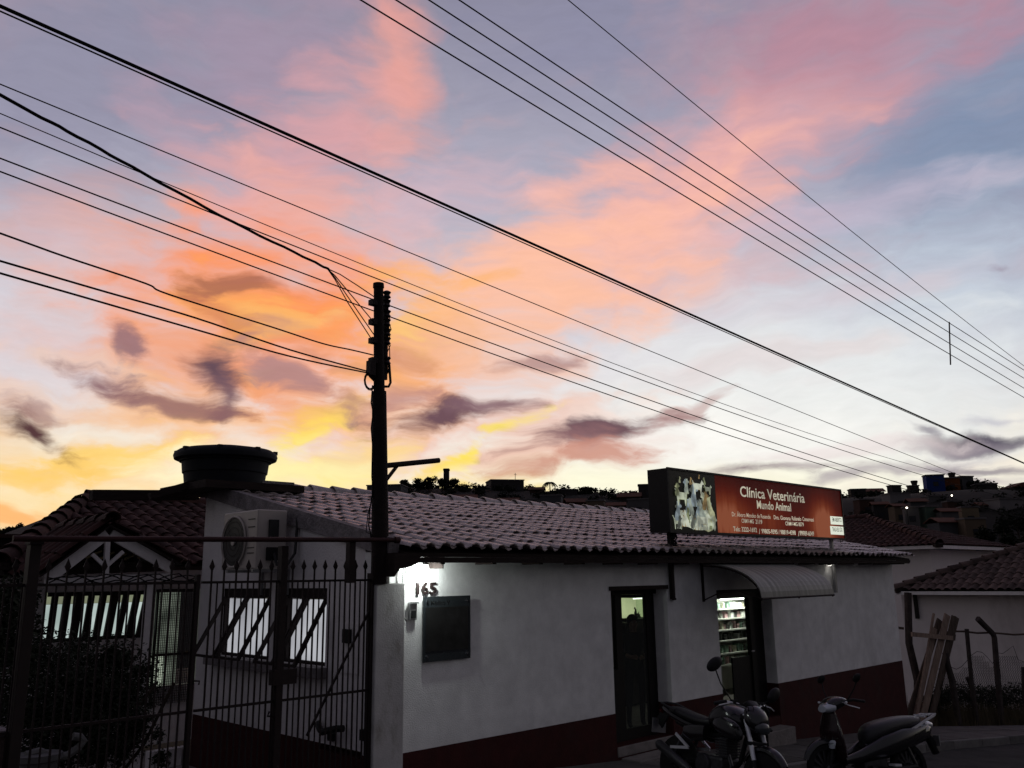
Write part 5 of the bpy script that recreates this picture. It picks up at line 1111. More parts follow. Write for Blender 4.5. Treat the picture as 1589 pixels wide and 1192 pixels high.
def mirror(par, base, tip, face, s_=.075):
    b, t = Vector(base), Vector(tip); st_ = MB().tube([b, b + (t - b) * .5 + Vector((0, (t.y - b.y) * .15, 0)), t], .007, 6).build('mirror', M['black'], par, smooth=True)
    f = Vector(face).normalized(); u = f.cross(Vector((0, 0, 1))).normalized(); v = u.cross(f)
    rg = [[t + v * .02 + f * d_ + (u * .8 + v * .6) * (s_ * k_ * math.cos(a)) + (v * .8 - u * .6) * (s_ * .60 * k_ * math.sin(a)) for a in [2 * PI * j / 18 for j in range(18)]] for d_, k_ in ((-.035, .45), (-.028, .8), (-.008, 1.), (.006, 1.), (.008, .93))]
    MB().loft(rg).build('mirror_shell', M['black'], st_, smooth=True)
    MB().loft([[t + v * .02 + f * .0085 + (u * .8 + v * .6) * (s_ * .9 * math.cos(a)) + (v * .8 - u * .6) * (s_ * .52 * math.sin(a)) for a in [2 * PI * j / 18 for j in range(18)]], [t + v * .02 + f * .0105 + (u * .8 + v * .6) * (s_ * .9 * math.cos(a)) + (v * .8 - u * .6) * (s_ * .52 * math.sin(a)) for a in [2 * PI * j / 18 for j in range(18)]]]).build('mirror_glass', M['chrome'], st_)
def place(o, x, y, az, lean, dz=0.):
    o.location = (x, y, zg(x) - .128 + dz); pit = 0
    fx = math.cos(R_(az)); pit = math.atan(.075 * fx)
    o.rotation_mode = 'XYZ'; o.rotation_euler = (R_(lean), pit, R_(az))
mo = thing('motorcycle', 'black street motorcycle with silver fork legs parked nose out before the two doors', 'motorcycle')
wheel(mo, -.62, .30, .13); wheel(mo, .72, .30, .11)
for s_ in (1, -1):
    f = MB().tube([(.72, .095 * s_, .30), (.655, .095 * s_, .50)], .030, 12).build('fork_slider', M['black'], mo, smooth=True)
    MB().tube([(.655, .095 * s_, .505), (.60, .095 * s_, .66)], .024, 12).build('fork_leg', M['silver'], mo, smooth=True)
    MB().tube([(.597, .095 * s_, .672), (.50, .095 * s_, .93)], .024, 12).build('fork_leg', M['silver'], mo, smooth=True)
for t in (.66, .90): z = t; x = .72 - (z - .3) * .35; MB().box(x - .035, x + .035, -.125, .125, z - .018, z + .018).build('fork_clamp', M['black'], mo, bevel=.008)
fender(mo, .72, .30, .13, R_(35), R_(150), M['paint'])
hb = MB().tube([(.36, .38, 1.00), (.40, .28, 1.035), (.46, .16, 1.02), (.49, .06, .985), (.49, -.06, .985), (.46, -.16, 1.02), (.40, -.28, 1.035), (.36, -.38, 1.00)], .012, 10).build('handlebar', M['silver'], mo, smooth=True)
for s_ in (1, -1):
    MB().tube([(.405, .26 * s_, 1.035), (.36, .385 * s_, 1.00)], .019, 10).build('grip', M['black'], hb, smooth=True)
    MB().tube([(.43, .22 * s_, 1.03), (.47, .29 * s_, 1.02), (.43, .38 * s_, .99)], .006, 6).build('lever', M['silver'], hb, smooth=True)
    mirror(hb, (.42, .20 * s_, 1.04), (.38, -.42, 1.37) if s_ < 0 else (.44, .36, 1.13), (-1, -.1 * s_, 0), .105)
    MB().box(.40, .46, .19 * s_ - .02, .19 * s_ + .02, 1.02, 1.06).build('switch_box', M['black'], hb, bevel=.006)
tk_ = MB().loft([ring(-.10, .80, .07, .05), ring(-.04, .835, .12, .09), ring(.08, .875, .155, .125, 2.6), ring(.22, .885, .175, .14, 2.7), ring(.34, .87, .165, .12, 2.6), ring(.43, .85, .11, .08), ring(.455, .845, .06, .04)]).build('fuel_tank', M['paint'], mo, smooth=True); subd(tk_)
MB().lathe([(.045, 1.018), (.045, 1.03), (.03, 1.036)], (.18, 0, 0), 16).build('filler_cap', M['silver'], tk_)
for s_ in (1, -1):
    a_ = MB().loft([ring(.10, .80, .035, .05, 2.2, y=.155 * s_), ring(.22, .79, .05, .09, 2.4, y=.175 * s_), ring(.38, .77, .045, .11, 2.4, y=.185 * s_), ring(.52, .74, .025, .08, 2.2, y=.18 * s_), ring(.57, .72, .01, .03, 2, y=.17 * s_)]).build('tank_shroud', M['paint'], mo, smooth=True); subd(a_)
    MB().loft([ring(-.42, .66, .02, .06, y=.12 * s_), ring(-.25, .66, .04, .09, y=.13 * s_), ring(-.05, .68, .03, .08, y=.14 * s_)]).build('side_panel', M['paint'], mo, smooth=True)
    MB().tube([(-.18, .10 * s_, .40), (-.20, .24 * s_, .38)], .012, 8).build('foot_peg', M['black'], mo)
    MB().bar((-.30, .15 * s_, .50), (-.52, .16 * s_, .62), .03, .015, side=(0, 1, 0)).bar((-.30, .15 * s_, .50), (-.60, .16 * s_, .47), .03, .015, side=(0, 1, 0)).build('passenger_bracket', M['silver'], mo)
    MB().tube([(.50, .13 * s_, .80), (.52, .22 * s_, .80)], .008, 6).ball((.52, .245 * s_, .80), .028, 8, (1, 1, .7)).build('indicator', M['black'], mo, smooth=True)
    MB().tube([(-.20, .1 * s_, .38), (-.62, .11 * s_, .30)], .024, 8).build('swing_arm', M['black'], mo)
    MB().tube([(-.42, .10 * s_, .68), (-.56, .13 * s_, .40)], .022, 8).build('shock_absorber', M['engine'], mo, smooth=True)
st_ = MB().loft([ring(-.80, .875, .07, .025), ring(-.72, .865, .105, .04), ring(-.50, .83, .12, .05), ring(-.34, .80, .125, .05), ring(-.15, .785, .12, .05), ring(.0, .80, .095, .05), ring(.05, .81, .06, .03)]).build('seat', M['seat'], mo, smooth=True); subd(st_)
MB().loft([ring(-.98, .87, .02, .015), ring(-.90, .855, .06, .04), ring(-.70, .80, .10, .05), ring(-.45, .74, .10, .05), ring(-.2, .71, .08, .04)]).build('tail_cowl', M['paint'], mo, smooth=True)
MB().loft([ring(-.985, .83, .045, .02), ring(-.955, .83, .055, .028)]).build('tail_light', mat('red_lens', (.12, .01, .01), .2), mo, smooth=True)
MB().tube([(-.60, .13, .86), (-.86, .12, .92), (-.92, 0, .93), (-.86, -.12, .92), (-.60, -.13, .86)], .012, 8).build('grab_rail', M['engine'], mo, smooth=True)
MB().box(-1.04, -1.03, -.10, .10, .58, .74).build('number_plate', M['zinc'], mo); MB().bar((-.92, 0, .82), (-1.03, 0, .68), .14, .02, side=(0, 1, 0)).build('rear_mudguard', M['black'], mo)
cw = MB().loft([ring(.47, .93, .10, .10, 2.4), ring(.53, .91, .135, .135, 2.3), ring(.61, .88, .13, .13, 2.2), ring(.67, .855, .095, .095, 2.2), ring(.69, .85, .06, .06, 2.)]).build('headlight_cowl', M['paint'], mo, smooth=True); subd(cw)
MB().loft([ring(.655, .815, .095, .065, 2.2), ring(.69, .81, .085, .055, 2.2), ring(.71, .81, .05, .03, 2.)]).build('headlight', mat('smoked_headlight', (.05, .055, .06), .12, coat=.6), mo, smooth=True)
MB().loft([ring(.44, 1.03, .06, .02), ring(.50, 1.04, .08, .03), ring(.56, 1.01, .06, .02)]).build('instrument_pod', M['black'], mo, smooth=True)
en = MB().box(-.20, .22, -.13, .13, .27, .47).build('crankcase', M['engine'], mo, bevel=.03)
q = MB()
for k in range(7): q.box(.08 - k * .004, .26 - k * .004, -.095, .095, .48 + k * .026, .494 + k * .026)
q.box(.10, .23, -.07, .07, .47, .66).build('cylinder_fins', M['engine'], mo, kind='stuff')
MB().lathe([(.10, -.165), (.11, -.15), (.11, -.13)], (-.06, 0, .37), 20, 'y').build('clutch_cover', M['engine'], mo, smooth=True)
MB().lathe([(.11, .13), (.11, .15), (.10, .165)], (-.06, 0, .37), 20, 'y').build('alternator_cover', M['engine'], mo, smooth=True)
MB().tube([(.24, -.06, .50), (.32, -.08, .40), (.26, -.11, .24), (.05, -.14, .22), (-.25, -.15, .28)], .021, 8).build('exhaust_pipe', M['engine'], mo, smooth=True)
MB().tube([(-.25, -.155, .28), (-.32, -.16, .30), (-.78, -.17, .47), (-.82, -.17, .485)], [.03, .05, .055, .035], 14).build('silencer', M['engine'], mo, smooth=True)
MB().tube([(.50, 0, .90), (.30, 0, .72), (.02, 0, .66), (-.35, 0, .66), (-.7, 0, .74)], .03, 8).tube([(.48, 0, .82), (.36, 0, .45), (.2, 0, .30)], .025, 8).build('frame', M['black'], mo, smooth=True)
MB().tube([(-.12, .10, .30), (-.16, .26, .02)], .011, 6).build('side_stand', M['black'], mo)
MB().tube([(.47, .22, 1.03), (.60, .15, .98), (.62, .10, .80), (.68, .10, .50), (.70, .09, .36)], .006, 6).tube([(.47, -.22, 1.03), (.58, -.12, 1.0), (.50, -.06, .85), (.40, -.05, .75)], .006, 6).tube([(.46, -.2, 1.02), (.62, -.1, 1.02), (.56, .02, .9), (.45, .05, .8)], .005, 6).build('control_cable', M['wire'], mo, smooth=True, kind='stuff')
place(mo, 2.98, -1.98, -106, -9); mo.location.z += .02
sc = thing('scooter', 'dark step-through motor scooter with black seat and silver rear rack beside the motorcycle', 'scooter')
wheel(sc, -.60, .27, .085, spokes=14); wheel(sc, .64, .27, .075, spokes=14)
fender(sc, .64, .27, .10, R_(20), R_(165), M['paint'])
for s_ in (1, -1):
    MB().tube([(.64, .06 * s_, .27), (.53, .06 * s_, .62)], .018, 8).build('fork_leg', M['black'], sc, smooth=True)
    MB().tube([(-.45, .12 * s_, .60), (-.60, .12 * s_, .30)], .022, 8).build('shock_absorber', M['engine'], sc, smooth=True)
    MB().tube([(.0, .10 * s_, .28), (0, .28 * s_, .28)], .016, 8).build('foot_peg', M['black'], sc)
ls_ = MB().loft([ring(.52, .92, .07, .03), ring(.515, .84, .13, .06, sl=-.3), ring(.53, .70, .19, .09, sl=-.3), ring(.50, .54, .20, .10, sl=-.3), ring(.44, .40, .15, .08, sl=-.3), ring(.36, .32, .08, .05)]).build('leg_shield', mat('wine_paint', (.022, .010, .012), .25, var=.1, coat=1), sc, smooth=True); subd(ls_)
for s_ in (1, -1):
    MB().loft([ring(.575, .50, .035, .018, y=.08 * s_), ring(.60, .52, .055, .032, y=.085 * s_), ring(.59, .56, .05, .02, y=.10 * s_)]).build('indicator_lens', M['lens'], sc, smooth=True)
    MB().loft([ring(.46, .36, .03, .04, y=.12 * s_), ring(.2, .40, .04, .07, y=.10 * s_), ring(-.1, .50, .06, .12, y=.14 * s_), ring(-.4, .58, .06, .12, y=.16 * s_), ring(-.80, .68, .03, .05, y=.12 * s_), ring(-.92, .73, .01, .02, y=.08 * s_)]).build('side_panel', M['paint'], sc, smooth=True)
hc = MB().loft([ring(.30, 1.0, .12, .04), ring(.36, 1.0, .16, .06), ring(.45, .98, .15, .085), ring(.53, .95, .11, .075), ring(.58, .93, .07, .05)]).build('handlebar_cowl', M['paint'], sc, smooth=True); subd(hc)
MB().loft([ring(.50, .935, .125, .06, 2.2), ring(.56, .925, .115, .055, 2.2), ring(.605, .915, .07, .035, 2.0)]).build('headlight', M['lens'], sc, smooth=True)
MB().loft([ring(.545, .985, .06, .012), ring(.575, .97, .05, .012)]).build('chrome_trim', M['chrome'], sc)
for s_ in (1, -1):
    MB().tube([(.38, .12 * s_, 1.0), (.32, .22 * s_, 1.02), (.26, .34 * s_, 1.0)], .016, 8).build('grip', M['black'], sc, smooth=True)
    MB().tube([(.40, .15 * s_, .98), (.42, .24 * s_, .96), (.36, .33 * s_, .93)], .006, 6).ball((.355, .335 * s_, .928), .009, 6).build('brake_lever', M['silver'], sc, smooth=True)
    mirror(sc, (.36, .17 * s_, 1.02), (.30, .30 * s_, 1.24), (-1, 0, 0), .065)
    MB().tube([(.42, .14 * s_, .99), (.44, .22 * s_, .99)], .005, 5).ball((.44, .23 * s_, .99), .016, 6).build('indicator_stalk', M['silver'], sc, smooth=True)
se = MB().loft([ring(-.84, .80, .06, .03), ring(-.78, .79, .13, .06), ring(-.60, .765, .15, .085), ring(-.38, .735, .16, .095), ring(-.22, .70, .165, .10), ring(-.08, .66, .155, .11), ring(.02, .62, .12, .11), ring(.07, .58, .06, .06)]).build('seat', M['seat'], sc, smooth=True); subd(se)
MB().tube([(-.70, .0, .838), (-.70, .06, .835), (-.70, .11, .82)], .006, 6).tube([(-.70, .0, .838), (-.70, -.06, .835), (-.70, -.11, .82)], .006, 6).build('seat_piping', M['silver'], sc)
MB().loft([ring(-1.0, .70, .06, .05), ring(-.88, .66, .14, .10), ring(-.5, .58, .16, .15), ring(-.15, .50, .15, .16), ring(.07, .42, .10, .12)]).build('rear_body', M['paint'], sc, smooth=True)
for s_ in (1, -1):
    q = MB().loft([[(x, y_ * s_, z + dz_) for y_, dz_ in ((w0, -.018), (w0 + .028, -.012), (w0 + .028, .016), (w0, .012))] for x, z, w0 in ((-.50, .665, .14), (-.66, .72, .135), (-.84, .79, .12), (-1.00, .845, .10), (-1.05, .86, .08))]).build('grab_rail', M['silver'], sc, smooth=True)
q = MB()
for x, z in ((-.86, .835), (-.93, .855), (-1.04, .868)): q.box(x - .012, x + .012, -.115, .115, z - .008, z + .008)
q.build('rack_bar', M['silver'], sc)
for y in (-.05, .05): MB().bar((-.86, y, .838), (-1.04, y, .868), .016, .012, side=(0, 1, 0)).build('rack_slat', M['silver'], sc)
MB().loft([ring(-1.04, .74, .05, .03), ring(-.98, .745, .075, .04), ring(-.90, .75, .07, .03)]).build('tail_light', M['silver'], sc, smooth=True)
MB().box(-.2, .16, -.10, .10, .24, .42).build('crankcase', M['engine'], sc, bevel=.03)
MB().tube([(.12, -.08, .28), (-.2, -.13, .24), (-.35, -.14, .27), (-.82, -.15, .36)], [.016, .018, .04, .045], 12).build('exhaust', M['engine'], sc, smooth=True)
MB().tube([(.1, .13, .27), (-.15, .14, .25), (-.6, .13, .28)], .035, 8).build('chain_case', M['black'], sc, smooth=True)
MB().box(-.20, -.10, .20, .30, .30, .325).build('pedal_pad', M['silver'], sc)
MB().tube([(-.98, 0, .62), (-1.08, 0, .42)], .05, 8).build('rear_mudguard', M['black'], sc); MB().box(-1.075, -1.065, -.09, .09, .50, .62).build('number_plate', M['zinc'], sc)
place(sc, 5.12, -2.72, 158, 7); sc.location.z += .03
# ------------------------------------------------------------------ person standing behind the left door
pe = thing('person', 'person in dark shirt and trousers standing just inside the left doorway', 'person', (0, 0, 0))
jt = {'hip': (0, 0, .92), 'w': (0, 0, 1.08), 'ch': (0, .01, 1.28), 'nk': (0, 0, 1.42), 'hd': (0, -.02, 1.50), 'ht': (0, -.01, 1.62),
      'ls': (.16, 0, 1.36), 'le': (.21, .0, 1.10), 'lh': (.10, -.16, 1.06), 'rs': (-.16, 0, 1.36), 're': (-.21, 0, 1.10), 'rh': (-.10, -.17, 1.07),
      'lk0': (.09, 0, .86), 'lk': (.10, -.02, .48), 'la': (.10, .01, .09), 'lt': (.11, -.14, .04), 'rk0': (-.09, 0, .86), 'rk': (-.11, -.02, .48), 'ra': (-.12, .01, .09), 'rt': (-.13, -.14, .04)}
rad = {'hip': .13, 'w': .115, 'ch': .135, 'nk': .05, 'hd': .06, 'ht': .05, 'ls': .06, 'le': .042, 'lh': .03, 'rs': .06, 're': .042, 'rh': .03, 'lk0': .085, 'lk': .058, 'la': .04, 'lt': .03, 'rk0': .085, 'rk': .058, 'ra': .04, 'rt': .03}
ks = list(jt); ed = [('hip', 'w'), ('w', 'ch'), ('ch', 'nk'), ('nk', 'hd'), ('hd', 'ht'), ('ch', 'ls'), ('ls', 'le'), ('le', 'lh'), ('ch', 'rs'), ('rs', 're'), ('re', 'rh'), ('hip', 'lk0'), ('lk0', 'lk'), ('lk', 'la'), ('la', 'lt'), ('hip', 'rk0'), ('rk0', 'rk'), ('rk', 'ra'), ('ra', 'rt')]
vt = [Vector(jt[k]) for k in ks]; ee = [(ks.index(a), ks.index(b)) for a, b in ed]; rl = [rad[k] for k in ks]
for s_, w0 in ((1, 'lh'), (-1, 'rh')):                       # palm and five fingers
    wv = Vector(jt[w0]); pi_ = len(vt); vt.append(wv + Vector((-.03 * s_, -.05, .0))); rl.append(.022); ee.append((ks.index(w0), pi_))
    for f_ in range(5):
        b = vt[pi_] + Vector((-.01 * s_, -.008, .028 - f_ * .014)); k0 = len(vt)
        L_ = (.035, .045, .05, .045, .035)[f_]; vt += [b, b + Vector((-L_ * .6 * s_, -L_ * .6, 0)), b + Vector((-L_ * 1.1 * s_, -L_ * .5, -.012))]; rl += [.010, .009, .007]; ee += [(pi_, k0), (k0, k0 + 1), (k0 + 1, k0 + 2)]
me = bpy.data.meshes.new('body'); me.from_pydata(vt, ee, []); bo = bpy.data.objects.new('body', me); col.objects.link(bo)
sm2 = bo.modifiers.new('skin', 'SKIN'); lay = me.skin_vertices[0] if me.skin_vertices else None
if lay is None:
    bm = bmesh.new(); bm.from_mesh(me); bm.verts.layers.skin.verify(); bm.to_mesh(me); bm.free(); lay = me.skin_vertices[0]
for i, r in enumerate(rl): lay.data[i].radius = (r, r * (.78 if i in (0, 1, 2) else 1)); lay.data[i].use_root = i == 0
bo.modifiers.new('sub', 'SUBSURF').levels = 1; bpy.context.view_layer.update()
dg = bpy.context.evaluated_depsgraph_get(); mb_ = bpy.data.meshes.new_from_object(bo.evaluated_get(dg)); bpy.data.objects.remove(bo)
mb_.materials.clear()
for k in ('shirt', 'trousers', 'skin', 'black'): mb_.materials.append(M[k])
for p in mb_.polygons:
    c = p.center; p.use_smooth = True; p.material_index = 2 if c.z > 1.43 or (c.y < -.10 and .95 < c.z < 1.16) else 3 if c.z < .09 else 0 if c.z > .94 else 1
b_o = bpy.data.objects.new('body', mb_); col.objects.link(b_o); b_o.parent = pe
hr = MB().loft([[(c[0] + r_ * .078 * math.cos(t), c[1] + r_ * .095 * math.sin(t), 1.44 + h) for t in [2 * PI * k / 16 for k in range(16)]] for c, r_, h in (((0, .03), .6, .05), ((0, .02), 1.08, .10), ((0, .015), 1.16, .16), ((0, .012), 1.05, .21), ((0, .01), .6, .25), ((0, .01), .2, .26))]).build('hair', M['black'], pe, smooth=True)
hd_ = MB().ball((0, -.012, 1.565), .092, 16, (.80, .98, 1.22)).build('head', M['skin'], pe, smooth=True)
for s_ in (1, -1): MB().ball((.032 * s_, -.094, 1.58), .010, 8).build('eye', M['shelf'], hd_, smooth=True); MB().ball((.077 * s_, 0, 1.565), .02, 8, (.4, .8, 1.3)).build('ear', M['skin'], hd_, smooth=True)
MB().loft([[(x_, -.098 - d_, z_) for x_, z_ in ((-.006, 1.585), (.006, 1.585), (.014, 1.55), (-.014, 1.55))] for d_ in (0, .016)]).build('nose', M['skin'], hd_, smooth=True); MB().box(-.022, .022, -.103, -.094, 1.517, 1.524).build('mouth', mat('lips', (.2, .07, .06), .6), hd_)
pp2 = onY(983, 1000, .75); pe.location = (pp2.x, .75, .062); pe.rotation_euler = (0, 0, R_(-35)); pe.scale = (.95, .95, .95)
# ------------------------------------------------------------------ the hill town
def hp_(px, d): p = far(px, 700, d); return p.x, p.y, hill(p.x, p.y)
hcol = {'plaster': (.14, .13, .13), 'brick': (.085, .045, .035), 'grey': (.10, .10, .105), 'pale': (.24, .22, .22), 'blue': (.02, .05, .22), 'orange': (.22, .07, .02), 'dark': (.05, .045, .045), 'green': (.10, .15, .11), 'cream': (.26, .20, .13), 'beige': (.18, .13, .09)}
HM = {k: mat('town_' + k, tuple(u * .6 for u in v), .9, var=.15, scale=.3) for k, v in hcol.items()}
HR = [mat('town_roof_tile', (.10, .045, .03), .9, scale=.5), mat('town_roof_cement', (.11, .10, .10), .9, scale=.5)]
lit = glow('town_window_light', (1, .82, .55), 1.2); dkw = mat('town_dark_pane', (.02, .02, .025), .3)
def house(px0, px1, top, d, c, roof, lab, rot=0., base=None, win=None, cat='house', group='houses on the far hillside', name='hillside_house'):
    x, y, z0 = hp_((px0 + px1) / 2, d); tz = far((px0 + px1) / 2, top, d).z; w_ = (px1 - px0) / FPX * d; dp = w_ * .8
    z0 = min(z0 - 1.5, tz - 2.5); h = tz - z0
    hd2 = thing(name, lab, cat, (x, y, z0), group); 
    rh = .0 if roof in ('flat', 'none') else min(w_ * .22, 2.2); hb_ = h - rh
    MB().box(-w_ / 2, w_ / 2, -dp / 2, dp / 2, 0, hb_).build('wall', HM[c], None).parent = hd2
    if roof == 'gable': r = MB().prism([(-w_ / 2 - .4, -dp / 2 - .4, hb_), (w_ / 2 + .4, -dp / 2 - .4, hb_), (w_ / 2 + .4, 0, hb_ + rh), (-w_ / 2 - .4, 0, hb_ + rh)], (0, 0, 1), .12).prism([(-w_ / 2 - .4, dp / 2 + .4, hb_), (w_ / 2 + .4, dp / 2 + .4, hb_), (w_ / 2 + .4, 0, hb_ + rh), (-w_ / 2 - .4, 0, hb_ + rh)], (0, 0, 1), .12).build('roof', HR[0]); r.parent = hd2
    elif roof == 'side': r = MB().prism([(-w_ / 2 - .4, -dp / 2 - .4, hb_), (0, -dp / 2 - .4, hb_ + rh), (w_ / 2 + .4, -dp / 2 - .4, hb_)], (0, 1, 0), dp + .8).build('roof', HR[0]); r.parent = hd2
    else: r = MB().box(-w_ / 2 - .15, w_ / 2 + .15, -dp / 2 - .15, dp / 2 + .15, hb_, hb_ + .25).build('roof', HR[1]); r.parent = hd2
    if roof == 'tank': t = MB().lathe([(.6, hb_ + .25), (.9, hb_ + 1.3), (.75, hb_ + 1.45)], (w_ * .2, 0, 0), 12).build('roof_tank', HM['dark']); t.parent = hd2
    n = win if win is not None else max(1, int(w_ / 2.6)); rr_ = random.Random(int(px0 * 7 + d)); fl = max(1, min(4, int((far(px0, top, d).z - hill(x, y)) / 3)))
    for f_ in range(fl):
        for k in range(n):
            if rr_.random() < .2: continue
            wx = -w_ / 2 + w_ * (k + .5) / n; wz_ = hb_ - 2.0 - f_ * 2.9
            fr_ = MB().box(wx - .55, wx + .55, -dp / 2 - .06, -dp / 2 - .003, wz_ - .5, wz_ + .5).build('window', HM['dark']); fr_.parent = hd2
            g_ = MB().box(wx - .46, wx + .46, -dp / 2 - .075, -dp / 2 - .062, wz_ - .42, wz_ + .42).build('pane', dkw); g_.parent = fr_
    hd2.rotation_euler = (0, 0, R_(45.6 - 90) + R_(rot) + math.atan2(0, 1)); return hd2
H = [(576, 629, 757, 200, 'grey', 'flat', 'plain flat-roofed grey block on the hill just right of the slim pole'),
     (757, 808, 749, 222, 'dark', 'flat', 'broad dark flat-roofed building on the crest left of the palm'),
     (822, 842, 758, 215, 'brick', 'gable', 'small gabled house on the crest between broad building and palm'),
     (862, 892, 763, 212, 'dark', 'flat', 'low flat-roofed house on the crest right of the palm'),
     (958, 990, 767, 205, 'dark', 'gable', 'low gabled house on the crest left of the sign'), (988, 1016, 755, 210, 'dark', 'flat', 'taller flat-roofed house on the crest touching the sign edge'),
     (640, 668, 772, 190, 'plaster', 'gable', 'pale gabled house below the round trees'), (672, 700, 775, 180, 'beige', 'flat', 'small flat beige house just over the roof ridge'), (706, 738, 770, 190, 'brick', 'gable', 'brick gabled house below the chimney trees'), (740, 762, 777, 175, 'grey', 'gable', 'small grey gabled house low under the broad building'),
     (772, 802, 775, 180, 'dark', 'gable', 'dark gabled house right under the broad building'), (806, 830, 778, 176, 'plaster', 'flat', 'low pale box house below the small gabled house'), (838, 870, 772, 186, 'grey', 'flat', 'grey two-storey box house under the palm'), (876, 905, 776, 180, 'brick', 'gable', 'brick gabled house mid slope right of the palm'),
     (908, 935, 780, 172, 'beige', 'flat', 'beige box house low on the slope left of the sign'), (940, 965, 782, 170, 'pale', 'gable', 'pale little gabled house near the roof ridge by the sign'), (972, 1004, 778, 176, 'plaster', 'flat', 'pale box house just left of the sign edge'),
     (1312, 1334, 762, 222, 'dark', 'flat', 'low flat house on the right crest next to the sign'), (1335, 1361, 760, 226, 'dark', 'gable', 'long low-roofed house second along the right crest'), (1373, 1389, 756, 222, 'dark', 'flat', 'small dark raised block midway along the right crest'), (1403, 1417, 753, 222, 'dark', 'tank', 'narrow house with roof tank left of the blue building'),
     (1430, 1456, 740, 205, 'blue', 'flat', 'bright blue building on the right crest'), (1455, 1479, 739, 206, 'orange', 'tank', 'orange building with a roof tank joined to the blue one'), (1479, 1500, 742, 207, 'grey', 'flat', 'grey building right of the orange one on the crest'),
     (1505, 1535, 754, 200, 'dark', 'flat', 'dark house under the spreading tree on the right crest'), (1555, 1589, 751, 195, 'dark', 'side', 'dark gable-ended house at the right edge of the crest'), (1592, 1622, 746, 190, 'dark', 'gable', 'dark house at the very right edge of the hill'),
     (1366, 1398, 769, 190, 'pale', 'flat', 'pale flat-fronted house on the second row of the right slope'), (1400, 1424, 776, 180, 'grey', 'gable', 'grey gabled house on the second row of the right slope'), (1426, 1452, 773, 184, 'plaster', 'flat', 'pale long-roofed house right below the blue building'), (1456, 1478, 781, 176, 'brick', 'flat', 'brick box house under the orange building'), (1480, 1502, 768, 190, 'grey', 'gable', 'grey gabled house under the crest tree'),
     (1526, 1566, 778, 170, 'pale', 'flat', 'large pale three-storey house on the right slope'), (1504, 1526, 782, 172, 'plaster', 'gable', 'white gabled house left of the large pale one'), (1345, 1366, 781, 175, 'dark', 'gable', 'dark gabled house low left on the right slope'), (1392, 1412, 790, 160, 'plaster', 'flat', 'pale box house third row below the grey gabled one'), (1418, 1440, 789, 160, 'green', 'flat', 'greenish box house mid slope'), (1444, 1470, 791, 158, 'plaster', 'gable', 'white gabled house in the middle of the right slope'), (1478, 1502, 790, 160, 'cream', 'flat', 'cream box house mid slope right of the white gabled one'),
     (1432, 1466, 806, 140, 'grey', 'gable', 'long grey roof low on the right slope'), (1476, 1508, 808, 138, 'beige', 'flat', 'beige house lowest on the right slope'), (1320, 1344, 778, 180, 'brick', 'flat', 'brick house above the hipped roof beside the sign'), (1372, 1392, 784, 168, 'beige', 'gable', 'beige gabled house just above the hipped roof')]
rr = random.Random(8)
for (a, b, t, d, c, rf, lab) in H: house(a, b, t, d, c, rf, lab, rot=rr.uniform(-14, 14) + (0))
for px, py, d, lab in ((1407, 788, 156, 'left, fainter street light on the right hill slope'), (1477, 769, 174, 'brighter street light below the orange building')):
    p = far(px, py, d); gx = hill(p.x, p.y); sl_ = thing('street_lamp', lab, 'street lamp', (p.x, p.y, min(gx, p.z - 3))); MB().tube([(p.x, p.y, min(gx, p.z - 3) - .5), (p.x, p.y, p.z - .2)], .08, 6).build('lamp_post', HM['dark'], sl_)
    MB().ball(p, .17, 8).build('lantern', glow('street_light', (1, .9, .75), 5), sl_, smooth=True)
an = thing('rooftop_mast', 'thin antenna mast on the broad dark crest building', 'antenna', far(800, 748, 222)); a, b = far(799.5, 750, 222), far(799.5, 734, 222); MB().tube([a, b], .07, 4).bar(b + Vector((-.5, 0, -.4)), b + Vector((.5, 0, -.4)), .06, .06).build('mast', M['iron'], an)
ch = thing('brick_chimney', 'tall dark square chimney among the crest trees', 'chimney', far(693, 760, 215)); a = far(688.5, 727, 215); b = far(697, 765, 215); c_ = (a + b) / 2; w_ = 8.5 / FPX * 215 / 2
MB().obox((c_.x, c_.y, (a.z + b.z) / 2 - 2), _rt * w_, _fh * w_, Vector((0, 0, (a.z - b.z) / 2 + 2))).build('shaft', HM['dark'], ch); MB().obox((c_.x, c_.y, a.z - .3), _rt * (w_ + .12), _fh * (w_ + .12), Vector((0, 0, .18))).build('rim', HM['dark'], ch)
